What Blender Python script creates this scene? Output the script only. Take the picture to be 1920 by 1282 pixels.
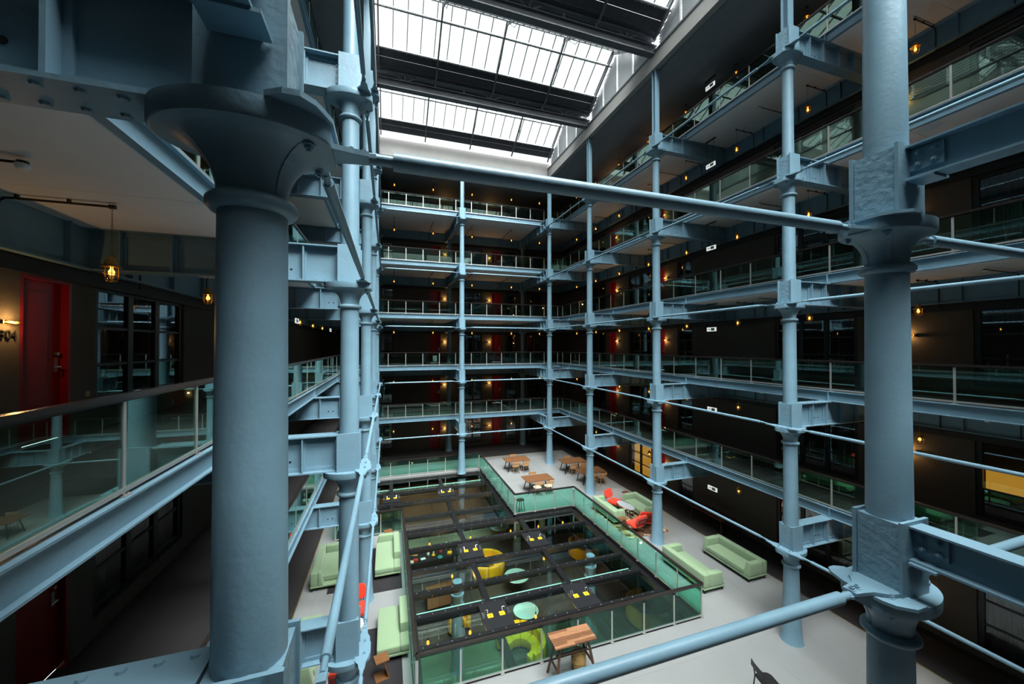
import bpy, math, random
from mathutils import Vector, Matrix
random.seed(11)
PI = math.pi
for o in list(bpy.data.objects):
    bpy.data.objects.remove(o)
SC = bpy.context.scene
COL = SC.collection

# ------------------------------------------------------------------ camera
EYE = 8.65                      # eye height above the ground floor
cam_d = bpy.data.cameras.new('camera')
cam_d.sensor_width = 36.0
cam_d.lens = 36.0 * 705.985 / 1920.0
cam_d.clip_start = 0.05
cam_d.clip_end = 300
cam = bpy.data.objects.new('camera', cam_d)
COL.objects.link(cam)
cam.location = (0, 0, EYE)
cam.rotation_euler = (math.radians(90.593), 0, math.radians(-18.256))
SC.camera = cam

# ------------------------------------------------------------------ world: bright even overcast sky
W = bpy.data.worlds.new('overcast_sky')
SC.world = W
W.use_nodes = True
bg = W.node_tree.nodes['Background']
bg.inputs['Color'].default_value = (0.93, 0.975, 1.0, 1)
bg.inputs['Strength'].default_value = 1.7
# added broad sun behind the camera, fills the interior the overcast sky leaves dark
sun_d = bpy.data.lights.new('fill_sun', 'SUN')
sun_d.energy = 50.0
sun_d.angle = math.radians(60)
sun_d.color = (0.96, 0.985, 1.0)
sun = bpy.data.objects.new('fill_sun', sun_d)
COL.objects.link(sun)
sun.rotation_euler = (math.radians(26), math.radians(4), 0)
sun.location = (5, 0, 40)

SC.view_settings.view_transform = 'Standard'
SC.view_settings.look = 'None'
SC.view_settings.gamma = 1.0
SC.view_settings.use_curve_mapping = False
SC.view_settings.exposure = 0.0
SC.cycles.use_denoising = True
SC.cycles.use_adaptive_sampling = True
SC.cycles.adaptive_threshold = 0.025
SC.cycles.max_bounces = 9
SC.cycles.diffuse_bounces = 5
SC.cycles.glossy_bounces = 4
SC.cycles.transmission_bounces = 4
SC.cycles.transparent_max_bounces = 20
SC.cycles.caustics_reflective = False
SC.cycles.caustics_refractive = False
SC.cycles.sample_clamp_indirect = 6.0

# ------------------------------------------------------------------ grid of the building (metres, z from the ground floor)
XL, XM, XR = -0.71, 4.80, 11.32            # column lines across the court
YS = [2.43, 8.03, 13.85, 19.67, 25.49]     # column lines along the court
YI = 31.30                                 # inner columns before the back wall
CAP = [None, 2.68, 6.25, 9.87, 13.57, 17.35]
GD = 0.70                                  # girder depth
FL = [0.0] + [c + 0.98 for c in CAP[1:]]
SOF = [None] + [c + 0.705 for c in CAP[1:]]
ED = 1.62                                  # gallery edge behind the column line
XEL, XER, YEB = XL - ED, XR + ED, YS[4] + ED
XWL, XWR, YWB, YWF = -4.75, 15.40, 31.80, -9.0
YF = -0.25                                 # edge of the gallery the camera stands on
TOPZ = 20.85                               # dark ceiling over the top gallery
LEVN = ['ground floor', 'first gallery', 'second gallery', 'third gallery', 'fourth gallery', 'top gallery']
ORD = ['nearest', 'second', 'third', 'fourth', 'fifth', 'sixth', 'seventh', 'eighth', 'ninth', 'tenth', 'eleventh', 'twelfth']

# ------------------------------------------------------------------ materials
MT = {}
def nt(name):
    m = bpy.data.materials.new(name)
    m.use_nodes = True
    MT[name] = m
    n = m.node_tree
    return m, n, n.nodes, n.links, n.nodes['Principled BSDF']

def mat(name, col, rough=0.5, metal=0.0, var=0.0, vscale=4.0, bump=0.0, bscale=30.0, spec=0.5, stretch=(1, 1, 1), detail=4.0, sheen=0.0, coat=0.0):
    m, t, N, L, P = nt(name)
    P.inputs['Base Color'].default_value = (*col, 1)
    P.inputs['Roughness'].default_value = rough
    P.inputs['Metallic'].default_value = metal
    P.inputs['Specular IOR Level'].default_value = spec
    if sheen: P.inputs['Sheen Weight'].default_value = sheen
    if coat: P.inputs['Coat Weight'].default_value = coat
    if var or bump:
        tc = N.new('ShaderNodeTexCoord')
        mp = N.new('ShaderNodeMapping')
        mp.inputs['Scale'].default_value = stretch
        L.new(tc.outputs['Object'], mp.inputs['Vector'])
    if var:
        nz = N.new('ShaderNodeTexNoise')
        nz.inputs['Scale'].default_value = vscale
        nz.inputs['Detail'].default_value = detail
        L.new(mp.outputs[0], nz.inputs['Vector'])
        rp = N.new('ShaderNodeValToRGB')
        rp.color_ramp.elements[0].position = 0.3
        rp.color_ramp.elements[1].position = 0.7
        rp.color_ramp.elements[0].color = (*[c * (1 - var) for c in col], 1)
        rp.color_ramp.elements[1].color = (*[min(1, c * (1 + var)) for c in col], 1)
        L.new(nz.outputs['Fac'], rp.inputs['Fac'])
        L.new(rp.outputs['Color'], P.inputs['Base Color'])
    if bump:
        n2 = N.new('ShaderNodeTexNoise')
        n2.inputs['Scale'].default_value = bscale
        n2.inputs['Detail'].default_value = 5.0
        L.new(mp.outputs[0], n2.inputs['Vector'])
        b = N.new('ShaderNodeBump')
        b.inputs['Strength'].default_value = bump
        b.inputs['Distance'].default_value = 0.022 if bump > 0.6 else 0.01
        L.new(n2.outputs['Fac'], b.inputs['Height'])
        L.new(b.outputs['Normal'], P.inputs['Normal'])
    return m

STEELC = (0.155, 0.268, 0.34)
mat('steel_paint', STEELC, 0.42, 0.0, 0.06, 3.0, 0.25, 22.0, 0.5)
mat('steel_paint_flaked', STEELC, 0.42, 0.0, 0.08, 9.0, 0.62, 15.0, 0.5, detail=8.0)
mat('roof_steel', (0.085, 0.09, 0.10), 0.55, 0.0, 0.15, 3.0)
mat('roof_board', (0.05, 0.052, 0.058), 0.8, 0.0, 0.25, 6.0, 0.2, 40, 0.3, (1, 6, 6))
mat('roof_pipe', (0.55, 0.56, 0.55), 0.4)
mat('eave_paint', (0.27, 0.262, 0.25), 0.6, 0.0, 0.05, 2.0)
mat('louvre_white', (0.8, 0.81, 0.81), 0.6)
mat('ceiling_paint', (0.74, 0.715, 0.715), 0.75, 0.0, 0.03, 1.5, 0.1, 60)
mat('ceiling_gap', (0.10, 0.09, 0.09), 0.9)
mat('dark_ceiling', (0.17, 0.178, 0.20), 0.7, 0.0, 0.05, 2.0)
mat('wall_plaster', (0.095, 0.082, 0.070), 0.85, 0.0, 0.08, 14.0, 0.35, 90, 0.25)
mat('wall_black', (0.009, 0.009, 0.010), 0.6)
mat('frame_black', (0.008, 0.008, 0.009), 0.35)
mat('room_dark', (0.02, 0.018, 0.016), 0.9)
mat('curtain', (0.16, 0.155, 0.15), 0.9, 0.0, 0.3, 9.0, 0, 1, 0.3, (6, 6, 0.1))
mat('door_red', (0.20, 0.007, 0.009), 0.30, 0.0, 0.04, 3.0, 0.06, 60, 0.25)
mat('door_reveal', (0.045, 0.014, 0.010), 0.6)
mat('carpet_dark', (0.030, 0.027, 0.028), 0.95, 0.0, 0.18, 60.0, 0.3, 200, 0.2)
mat('stone_floor', (0.225, 0.23, 0.228), 0.38, 0.0, 0.05, 0.7, 0.03, 40, 0.5)
mat('joint', (0.22, 0.22, 0.22), 0.8)
mat('edge_brass', (0.60, 0.42, 0.12), 0.35, 0.9)
mat('steel_bright', (0.62, 0.62, 0.60), 0.28, 1.0)
mat('steel_satin', (0.60, 0.59, 0.57), 0.42, 0.85)
mat('handrail_dark', (0.018, 0.014, 0.012), 0.22, 0.0, 0, 1, 0, 1, 0.6)
mat('pipe_black', (0.008, 0.008, 0.008), 0.4)
mat('brass_lamp', (0.42, 0.24, 0.06), 0.35, 0.9)
mat('rosette', (0.25, 0.17, 0.08), 0.4, 0.7)
mat('plastic_white', (0.75, 0.75, 0.73), 0.4)
mat('sign_white', (0.85, 0.87, 0.86), 0.4)
mat('sign_green', (0.03, 0.13, 0.09), 0.5)
mat('ink_black', (0.01, 0.01, 0.01), 0.5)
mat('fabric_green', (0.20, 0.285, 0.165), 0.9, 0.0, 0.08, 80.0, 0.35, 300, 0.2, (1, 1, 1), 3, 0.3)
mat('fabric_red', (0.62, 0.035, 0.012), 0.8, 0.0, 0.07, 80.0, 0.3, 300, 0.2, (1, 1, 1), 3, 0.2)
mat('fabric_yellow', (0.85, 0.47, 0.012), 0.75, 0.0, 0.05, 40.0, 0.2, 200, 0.2)
mat('wood_oak', (0.155, 0.066, 0.022), 0.45, 0.0, 0.3, 3.0, 0.08, 40, 0.5, (1.5, 14, 14))
mat('wood_plank', (0.29, 0.135, 0.065), 0.5, 0.0, 0.28, 4.0, 0.15, 40, 0.5, (1.5, 16, 16))
mat('wood_plank_dark', (0.15, 0.062, 0.026), 0.5, 0.0, 0.28, 4.0, 0.15, 40, 0.5, (1.5, 16, 16))
mat('wood_dark', (0.07, 0.032, 0.016), 0.5, 0.0, 0.3, 4.0, 0.1, 40, 0.5, (10, 10, 1.5))
mat('wood_mahogany', (0.10, 0.022, 0.012), 0.4, 0.0, 0.2, 5.0)
mat('wood_chair', (0.33, 0.165, 0.06), 0.45, 0.0, 0.2, 6.0)
mat('slat_wood', (0.21, 0.095, 0.04), 0.6, 0.0, 0.25, 5.0, 0, 1, 0.4, (10, 10, 1))
mat('table_grey', (0.36, 0.38, 0.39), 0.4)
mat('leg_dark', (0.02, 0.02, 0.022), 0.4, 0.3)
mat('seat_cream', (0.62, 0.52, 0.36), 0.7)
mat('rug_dark', (0.022, 0.020, 0.022), 0.95, 0.0, 0.2, 60, 0.3, 200, 0.2)
mat('leather_black', (0.014, 0.013, 0.014), 0.35)
mat('hatch_black', (0.012, 0.012, 0.014), 0.4, 0.0, 0.2, 20)
mat('label_yellow', (0.85, 0.45, 0.01), 0.5)
mat('lower_floor', (0.045, 0.04, 0.036), 0.4, 0.0, 0.2, 2.0)
mat('lower_green', (0.105, 0.12, 0.075), 0.7, 0.0, 0.12, 30.0)
mat('paper_white', (0.8, 0.8, 0.78), 0.6)
mat('teal_glaze', (0.05, 0.35, 0.35), 0.4)
mat('aqua_top', (0.45, 0.72, 0.66), 0.3)
mat('socket_brass', (0.45, 0.35, 0.2), 0.35, 0.9)

# patterned rug (brown and cream pattern woven into it)
m, t, N, L, P = nt('rug_pattern')
v = N.new('ShaderNodeTexVoronoi'); v.inputs['Scale'].default_value = 5.0
tc = N.new('ShaderNodeTexCoord'); L.new(tc.outputs['Object'], v.inputs['Vector'])
r = N.new('ShaderNodeValToRGB'); r.color_ramp.interpolation = 'CONSTANT'
r.color_ramp.elements[0].color = (0.10, 0.045, 0.02, 1)
r.color_ramp.elements[1].color = (0.36, 0.20, 0.09, 1); r.color_ramp.elements[1].position = 0.45
e = r.color_ramp.elements.new(0.75); e.color = (0.5, 0.40, 0.27, 1)
s = N.new('ShaderNodeSeparateColor'); L.new(v.outputs['Color'], s.inputs['Color'])
L.new(s.outputs['Red'], r.inputs['Fac']); L.new(r.outputs['Color'], P.inputs['Base Color'])
P.inputs['Roughness'].default_value = 0.95

# rattan weave
m, t, N, L, P = nt('rattan')
tc = N.new('ShaderNodeTexCoord')
w1 = N.new('ShaderNodeTexWave'); w1.inputs['Scale'].default_value = 14; w1.bands_direction = 'DIAGONAL'
L.new(tc.outputs['Object'], w1.inputs['Vector'])
r = N.new('ShaderNodeValToRGB')
r.color_ramp.elements[0].color = (0.16, 0.08, 0.02, 1); r.color_ramp.elements[1].color = (0.62, 0.40, 0.14, 1)
L.new(w1.outputs['Fac'], r.inputs['Fac']); L.new(r.outputs['Color'], P.inputs['Base Color'])
b = N.new('ShaderNodeBump'); b.inputs['Strength'].default_value = 0.8; b.inputs['Distance'].default_value = 0.01
L.new(w1.outputs['Fac'], b.inputs['Height']); L.new(b.outputs['Normal'], P.inputs['Normal'])
P.inputs['Roughness'].default_value = 0.6

def glass(name, tint, f0=0.05, gtint=(1, 1, 1), rough=0.0):
    """thin clear sheet: tinted see-through plus a mirror share that rises towards grazing view"""
    m = bpy.data.materials.new(name); m.use_nodes = True; MT[name] = m
    t = m.node_tree; N = t.nodes; L = t.links; N.clear()
    out = N.new('ShaderNodeOutputMaterial'); mx = N.new('ShaderNodeMixShader')
    tr = N.new('ShaderNodeBsdfTransparent'); tr.inputs['Color'].default_value = (*tint, 1)
    gl = N.new('ShaderNodeBsdfGlossy'); gl.inputs['Roughness'].default_value = rough
    gl.inputs['Color'].default_value = (*gtint, 1)
    geo = N.new('ShaderNodeNewGeometry')
    dt = N.new('ShaderNodeVectorMath'); dt.operation = 'DOT_PRODUCT'
    L.new(geo.outputs['Incoming'], dt.inputs[0]); L.new(geo.outputs['Normal'], dt.inputs[1])
    ab = N.new('ShaderNodeMath'); ab.operation = 'ABSOLUTE'; L.new(dt.outputs['Value'], ab.inputs[0])
    om = N.new('ShaderNodeMath'); om.operation = 'SUBTRACT'; om.inputs[0].default_value = 1.0; om.use_clamp = True; L.new(ab.outputs[0], om.inputs[1])
    pw = N.new('ShaderNodeMath'); pw.operation = 'POWER'; pw.inputs[1].default_value = 5.0; L.new(om.outputs[0], pw.inputs[0])
    ma = N.new('ShaderNodeMath'); ma.operation = 'MULTIPLY_ADD'; ma.inputs[1].default_value = 1 - f0; ma.inputs[2].default_value = f0; ma.use_clamp = True
    L.new(pw.outputs[0], ma.inputs[0])
    L.new(ma.outputs[0], mx.inputs['Fac']); L.new(tr.outputs[0], mx.inputs[1]); L.new(gl.outputs[0], mx.inputs[2])
    L.new(mx.outputs[0], out.inputs['Surface'])
    return m
glass('glass_rail', (0.72, 0.88, 0.82), 0.09, (0.72, 0.95, 0.86))
glass('glass_pit', (0.60, 0.895, 0.81), 0.04, (0.8, 1.0, 0.92))
glass('glass_roof', (0.92, 0.94, 0.93), 0.02)
glass('glass_window', (0.72, 0.77, 0.77), 0.10)
glass('glass_floor', (0.86, 0.94, 0.91), 0.05)
glass('glass_lamp', (0.98, 0.93, 0.80), 0.04)

def emis(name, col, strength, sampled=False):
    m = bpy.data.materials.new(name); m.use_nodes = True; MT[name] = m
    t = m.node_tree; N = t.nodes; N.clear()
    out = N.new('ShaderNodeOutputMaterial'); em = N.new('ShaderNodeEmission')
    em.inputs['Color'].default_value = (*col, 1); em.inputs['Strength'].default_value = strength
    t.links.new(em.outputs[0], out.inputs['Surface'])
    if not sampled:
        m.cycles.emission_sampling = 'NONE'
    return m
emis('bulb', (1.0, 0.44, 0.07), 6.0)
emis('bulb_soft', (1.0, 0.42, 0.05), 2.4)
emis('lit_room', (1.0, 0.45, 0.05), 0.8, True)
emis('sign_lit', (0.93, 1.0, 0.97), 0.75)
LAMPCOL = (1.0, 0.55, 0.18)

# ------------------------------------------------------------------ mesh helpers
class MB:
    def __init__(s): s.v = []; s.f = []; s.sm = []
    def add(s, vs, fs, smooth=False):
        b = len(s.v); s.v += [tuple(p) for p in vs]
        for f in fs: s.f.append([i + b for i in f]); s.sm.append(smooth)
        return s
    def box(s, x0, x1, y0, y1, z0, z1):
        vs = [(x0, y0, z0), (x1, y0, z0), (x1, y1, z0), (x0, y1, z0), (x0, y0, z1), (x1, y0, z1), (x1, y1, z1), (x0, y1, z1)]
        return s.add(vs, [(0, 3, 2, 1), (4, 5, 6, 7), (0, 1, 5, 4), (1, 2, 6, 5), (2, 3, 7, 6), (3, 0, 4, 7)])
    def hull8(s, a, b):        # two quads joined
        return s.add(list(a) + list(b), [(0, 3, 2, 1), (4, 5, 6, 7), (0, 1, 5, 4), (1, 2, 6, 5), (2, 3, 7, 6), (3, 0, 4, 7)])
    def bar(s, p0, p1, w, h, up=(0, 0, 1)):
        p0 = Vector(p0); p1 = Vector(p1); d = (p1 - p0).normalized(); u = Vector(up)
        if abs(d.dot(u)) > 0.98: u = Vector((1, 0, 0))
        r = d.cross(u).normalized(); u = r.cross(d).normalized()
        q = [r * (-w / 2) + u * (-h / 2), r * (w / 2) + u * (-h / 2), r * (w / 2) + u * (h / 2), r * (-w / 2) + u * (h / 2)]
        return s.hull8([p0 + k for k in q], [p1 + k for k in q])
    def cyl(s, p0, p1, r0, r1=None, n=12, caps=True):
        r1 = r0 if r1 is None else r1
        p0 = Vector(p0); p1 = Vector(p1); d = (p1 - p0).normalized()
        a = Vector((0, 0, 1)) if abs(d.z) < 0.9 else Vector((1, 0, 0))
        u = d.cross(a).normalized(); w = d.cross(u)
        vs = []
        for p, r in ((p0, r0), (p1, r1)):
            for i in range(n):
                t = 2 * PI * i / n
                vs.append(p + (u * math.cos(t) + w * math.sin(t)) * r)
        s.add(vs, [(i, n + i, n + (i + 1) % n, (i + 1) % n) for i in range(n)], True)
        if caps: s.add(vs, [tuple(range(n)), tuple(range(2 * n - 1, n - 1, -1))])
        return s
    def tube(s, pts, r, n=8, closed=False):
        pts = [Vector(p) for p in pts]; m = len(pts); vs = []; pu = None
        for i, p in enumerate(pts):
            if closed: d = (pts[(i + 1) % m] - pts[i - 1]).normalized()
            else: d = (pts[min(i + 1, m - 1)] - pts[max(i - 1, 0)]).normalized()
            if pu is None:
                a = Vector((0, 0, 1)) if abs(d.z) < 0.9 else Vector((1, 0, 0))
                u = d.cross(a).normalized()
            else:
                u = (pu - d * pu.dot(d)).normalized()
            pu = u; w = d.cross(u)
            for k in range(n):
                t = 2 * PI * k / n
                vs.append(p + (u * math.cos(t) + w * math.sin(t)) * r)
        fs = []
        for i in range(m if closed else m - 1):
            j = (i + 1) % m
            for k in range(n):
                fs.append((i * n + k, i * n + (k + 1) % n, j * n + (k + 1) % n, j * n + k))
        s.add(vs, fs, True)
        if not closed:
            s.add(vs, [tuple(range(n - 1, -1, -1)), tuple(range((m - 1) * n, m * n))])
        return s
    def lathe(s, prof, n=20, c=(0, 0, 0), fn=None, smooth=True):
        vs = []
        for r, z in prof:
            for i in range(n):
                t = 2 * PI * i / n
                p = (c[0] + r * math.cos(t), c[1] + r * math.sin(t), c[2] + z)
                vs.append(fn(p) if fn else p)
        fs = []
        for j in range(len(prof) - 1):
            for i in range(n):
                fs.append((j * n + i, j * n + (i + 1) % n, (j + 1) * n + (i + 1) % n, (j + 1) * n + i))
        s.add(vs, fs, smooth)
        m = len(prof)
        s.add(vs, [tuple(range(n - 1, -1, -1)), tuple(range((m - 1) * n, m * n))])
        return s
    def prism(s, poly, off):
        n = len(poly); off = Vector(off)
        a = [Vector(p) for p in poly]; b = [p + off for p in a]
        return s.add(a + b, [tuple(range(n - 1, -1, -1)), tuple(range(n, 2 * n))] + [(i, (i + 1) % n, n + (i + 1) % n, n + i) for i in range(n)])
    def rivet(s, p, nrm, r=0.014):
        nrm = Vector(nrm).normalized(); p = Vector(p)
        a = Vector((0, 0, 1)) if abs(nrm.z) < 0.9 else Vector((1, 0, 0))
        u = nrm.cross(a).normalized(); w = nrm.cross(u); vs = []
        for rr, h in ((r, 0), (r * 0.75, r * 0.55)):
            for k in range(6):
                t = k * PI / 3
                vs.append(p + (u * math.cos(t) + w * math.sin(t)) * rr + nrm * h)
        return s.add(vs, [(k, (k + 1) % 6, 6 + (k + 1) % 6, 6 + k) for k in range(6)] + [(6, 7, 8, 9, 10, 11)], True)
    def mesh(s, name, m):
        me = bpy.data.meshes.new(name)
        me.from_pydata(s.v, [], s.f)
        me.polygons.foreach_set('use_smooth', s.sm)
        me.validate()
        if any(s.sm): me.set_sharp_from_angle(angle=math.radians(42))
        me.materials.append(MT[m])
        me.update()
        return me
    def build(s, name, m, parent=None, **k):
        return inst(name, s.mesh(name, m), parent, **k)

def inst(name, me, parent=None, loc=(0, 0, 0), rz=0.0, rot=None, scale=None):
    o = bpy.data.objects.new(name, me)
    COL.objects.link(o)
    if parent is not None: o.parent = parent
    o.location = loc
    o.rotation_euler = rot if rot else (0, 0, rz)
    if scale: o.scale = scale
    return o

def tag(o, label, cat, group=None):
    o['label'] = label; o['category'] = cat
    if group: o['group'] = group
    return o

def thing(name, label, cat, loc=(0, 0, 0), rz=0.0, group=None):
    o = bpy.data.objects.new(name, None)
    o.empty_display_size = 0.2
    COL.objects.link(o)
    o.location = loc; o.rotation_euler = (0, 0, rz)
    return tag(o, label, cat, group)

def struct(o):
    o['kind'] = 'structure'; return o

def copy_tree(o, parent=None):
    c = o.copy(); COL.objects.link(c); c.parent = parent
    for ch in o.children: copy_tree(ch, c)
    return c

def soften(o, w=0.03, seg=2):
    b = o.modifiers.new('soft_edges', 'BEVEL'); b.width = w; b.segments = seg; b.limit_method = 'ANGLE'
    for p in o.data.polygons: p.use_smooth = True
    o.data.set_sharp_from_angle(angle=math.radians(50)) if w < 0.012 else None
    return o

def pt_light(parent, loc, power, r=0.03):
    d = bpy.data.lights.new('bulb_light', 'POINT')
    d.energy = power; d.color = LAMPCOL; d.shadow_soft_size = r
    o = bpy.data.objects.new('bulb_light', d); COL.objects.link(o); o.parent = parent; o.location = loc
    return o

# ------------------------------------------------------------------ SETTING: ground floor, pit, lower floor
PIT = [(0.68, 9.60), (9.57, 9.60), (9.57, 18.36), (6.20, 18.36), (6.20, 26.20), (-2.20, 26.20), (-2.20, 18.36), (0.68, 18.36)]
LX0, LX1, LY1 = -2.85, 13.75, 28.5
fl = MB()
def fbox(x0, x1, y0, y1): fl.box(x0, x1, y0, y1, -0.30, 0.0)
fbox(LX0, LX1, YWF + 1.5, 9.60)
fbox(LX0, 0.68, 9.60, 18.36); fbox(9.57, LX1, 9.60, 18.36)
fbox(LX0, -2.20, 18.36, 26.20); fbox(6.20, LX1, 18.36, 26.20)
fbox(LX0, LX1, 26.20, LY1)
struct(fl.build('floor', 'stone_floor'))
fl = MB()
fbox(XWL - 3, LX0, YWF - 2, YWB + 3); fbox(LX1, XWR + 3, YWF - 2, YWB + 3)
fbox(LX0, LX1, LY1, YWB + 3); fbox(LX0, LX1, YWF - 2, YWF + 1.5)
struct(fl.build('floor', 'carpet_dark'))
ti = 0
def trim(mb, m):
    global ti
    ti += 1
    return struct(mb.build('trim_%d' % ti, m))
trim(MB().box(LX1 - 0.015, LX1 + 0.02, YWF, LY1, -0.01, 0.006), 'edge_brass')
trim(MB().box(LX0 - 0.02, LX0 + 0.015, YWF, LY1, -0.01, 0.006), 'edge_brass')
trim(MB().box(LX0, LX1, LY1 - 0.015, LY1 + 0.02, -0.01, 0.006), 'edge_brass')
for x in (11.95, 10.15, -1.15, -2.35):
    trim(MB().box(x - 0.012, x + 0.012, -2.0, LY1 - 0.05, -0.01, 0.003), 'joint')
for y in (2.0, 5.2, 8.4, 19.9, 23.0, 27.4):
    a, b = (LX0, LX1) if (y < 9.4 or y > 26.4) else (6.35, LX1)
    trim(MB().box(a, b, y - 0.012, y + 0.012, -0.01, 0.003), 'joint')

LZ = -3.75
struct(MB().box(-4.0, 14.5, 8.0, 27.5, LZ - 0.2, LZ).build('floor', 'lower_floor'))
struct(MB().box(-4.0, 14.5, 27.3, 27.5, LZ, -0.3).build('wall_lower_back', 'lower_green'))
struct(MB().box(-4.0, 14.5, 7.8, 8.0, LZ, -0.3).build('wall_lower_front', 'lower_green'))
struct(MB().box(-4.2, -4.0, 7.8, 27.5, LZ, -0.3).build('wall_lower_left', 'room_dark'))
struct(MB().box(14.5, 14.7, 7.8, 27.5, LZ, -0.3).build('wall_lower_right', 'room_dark'))
# slatted timber wall below, slat by slat
sw = struct(MB().box(-1.4, 6.6, 26.42, 26.5, LZ, -0.75).build('wall_lower_timber', 'wood_dark'))
sm = MB().box(-0.055, 0.055, -0.03, 0.0, LZ, -0.8).mesh('slat', 'slat_wood')
for i in range(64):
    inst('slat', sm, sw, (-1.33 + i * 0.125, 26.42, 0))

# ------------------------------------------------------------------ SETTING: gallery slabs, ceilings, wall bands
cp_cache = {}
def ceil_panels(parent, x0, x1, y0, y1, z, along):
    L = (y1 - y0) if along == 'y' else (x1 - x0)
    n = max(1, round(L / 2.91)); st = L / n; g = 0.007
    for i in range(n):
        if along == 'y': dx, dy, cx, cy = x1 - x0, st - g, x0, y0 + i * st
        else: dx, dy, cx, cy = st - g, y1 - y0, x0 + i * st, y0
        key = (round(dx, 3), round(dy, 3))
        if key not in cp_cache:
            cp_cache[key] = MB().box(0, dx, 0, dy, -0.02, 0).mesh('ceiling_panel', 'ceiling_paint')
        inst('ceiling_panel', cp_cache[key], parent, (cx, cy, z))

for k in range(1, 6):
    z0, z1 = SOF[k] + 0.02, FL[k]
    s = MB()
    s.box(XWL - 0.1, XEL - 0.02, YWF, YWB + 0.1, z0, z1)
    s.box(XER + 0.02, XWR + 0.1, YWF, YWB + 0.1, z0, z1)
    s.box(XEL - 0.02, XER + 0.02, YEB + 0.02, YWB + 0.1, z0, z1)
    s.box(XEL - 0.02, XER + 0.02, YF - 2.2, YF, z0, z1)
    struct(s.build('floor', 'carpet_dark'))
    c = struct(MB().box(XWL, XEL - 0.03, YWF, YWB, SOF[k] + 0.004, SOF[k] + 0.018).box(XER + 0.03, XWR, YWF, YWB, SOF[k] + 0.004, SOF[k] + 0.018)
               .box(XEL, XER, YEB + 0.03, YWB, SOF[k] + 0.004, SOF[k] + 0.018).build('ceiling', 'ceiling_gap'))
    ceil_panels(c, XWL, XEL - 0.03, YWF, YEB, SOF[k], 'y')
    ceil_panels(c, XER + 0.03, XWR, YWF, YEB, SOF[k], 'y')
    ceil_panels(c, XWL, XWR, YEB + 0.03, YWB, SOF[k], 'x')
    # painted steel wall beam with stiffeners, and dark band below
    b = MB()
    b.box(XWL, XWL + 0.10, YWF, YWB, CAP[k], SOF[k] - 0.02); b.box(XWL, XWL + 0.22, YWF, YWB, CAP[k], CAP[k] + 0.03)
    b.box(XWR - 0.10, XWR, YWF, YWB, CAP[k], SOF[k] - 0.02); b.box(XWR - 0.22, XWR, YWF, YWB, CAP[k], CAP[k] + 0.03)
    b.box(XWL, XWR, YWB - 0.10, YWB, CAP[k], SOF[k] - 0.02); b.box(XWL, XWR, YWB - 0.22, YWB, CAP[k], CAP[k] + 0.03)
    for i in range(28):
        y = -8.5 + i * 1.455
        b.box(XWL + 0.10, XWL + 0.19, y - 0.01, y + 0.01, CAP[k] + 0.03, SOF[k] - 0.03)
        b.box(XWR - 0.19, XWR - 0.10, y - 0.01, y + 0.01, CAP[k] + 0.03, SOF[k] - 0.03)
    for i in range(13):
        x = XWL + 0.8 + i * 1.455
        b.box(x - 0.01, x + 0.01, YWB - 0.19, YWB - 0.10, CAP[k] + 0.03, SOF[k] - 0.03)
    trim(b, 'steel_paint')
    d = MB()
    d.box(XWL, XWL + 0.06, YWF, YWB, CAP[k] - 0.22, CAP[k]); d.box(XWR - 0.06, XWR, YWF, YWB, CAP[k] - 0.22, CAP[k])
    d.box(XWL, XWR, YWB - 0.06, YWB, CAP[k] - 0.22, CAP[k])
    trim(d, 'wall_black')

# dark ceiling round the skylight
d = MB()
d.box(XR + 0.10, XWR + 0.1, YWF, YWB + 0.1, TOPZ, TOPZ + 0.2); d.box(XWL - 0.1, XL - 0.10, YWF, YWB + 0.1, TOPZ, TOPZ + 0.2)
d.box(XL - 0.10, XR + 0.10, YS[4] + 0.12, YWB + 0.1, TOPZ, TOPZ + 0.2);
struct(d.build('ceiling', 'dark_ceiling'))
struct(MB().box(XL - 0.10, XR + 0.10, YWF, YS[0] - 0.13, 21.6, 21.62).build('ceiling', 'glass_roof'))   # unseen glass roof behind the camera, added to let daylight onto the near parts

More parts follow.
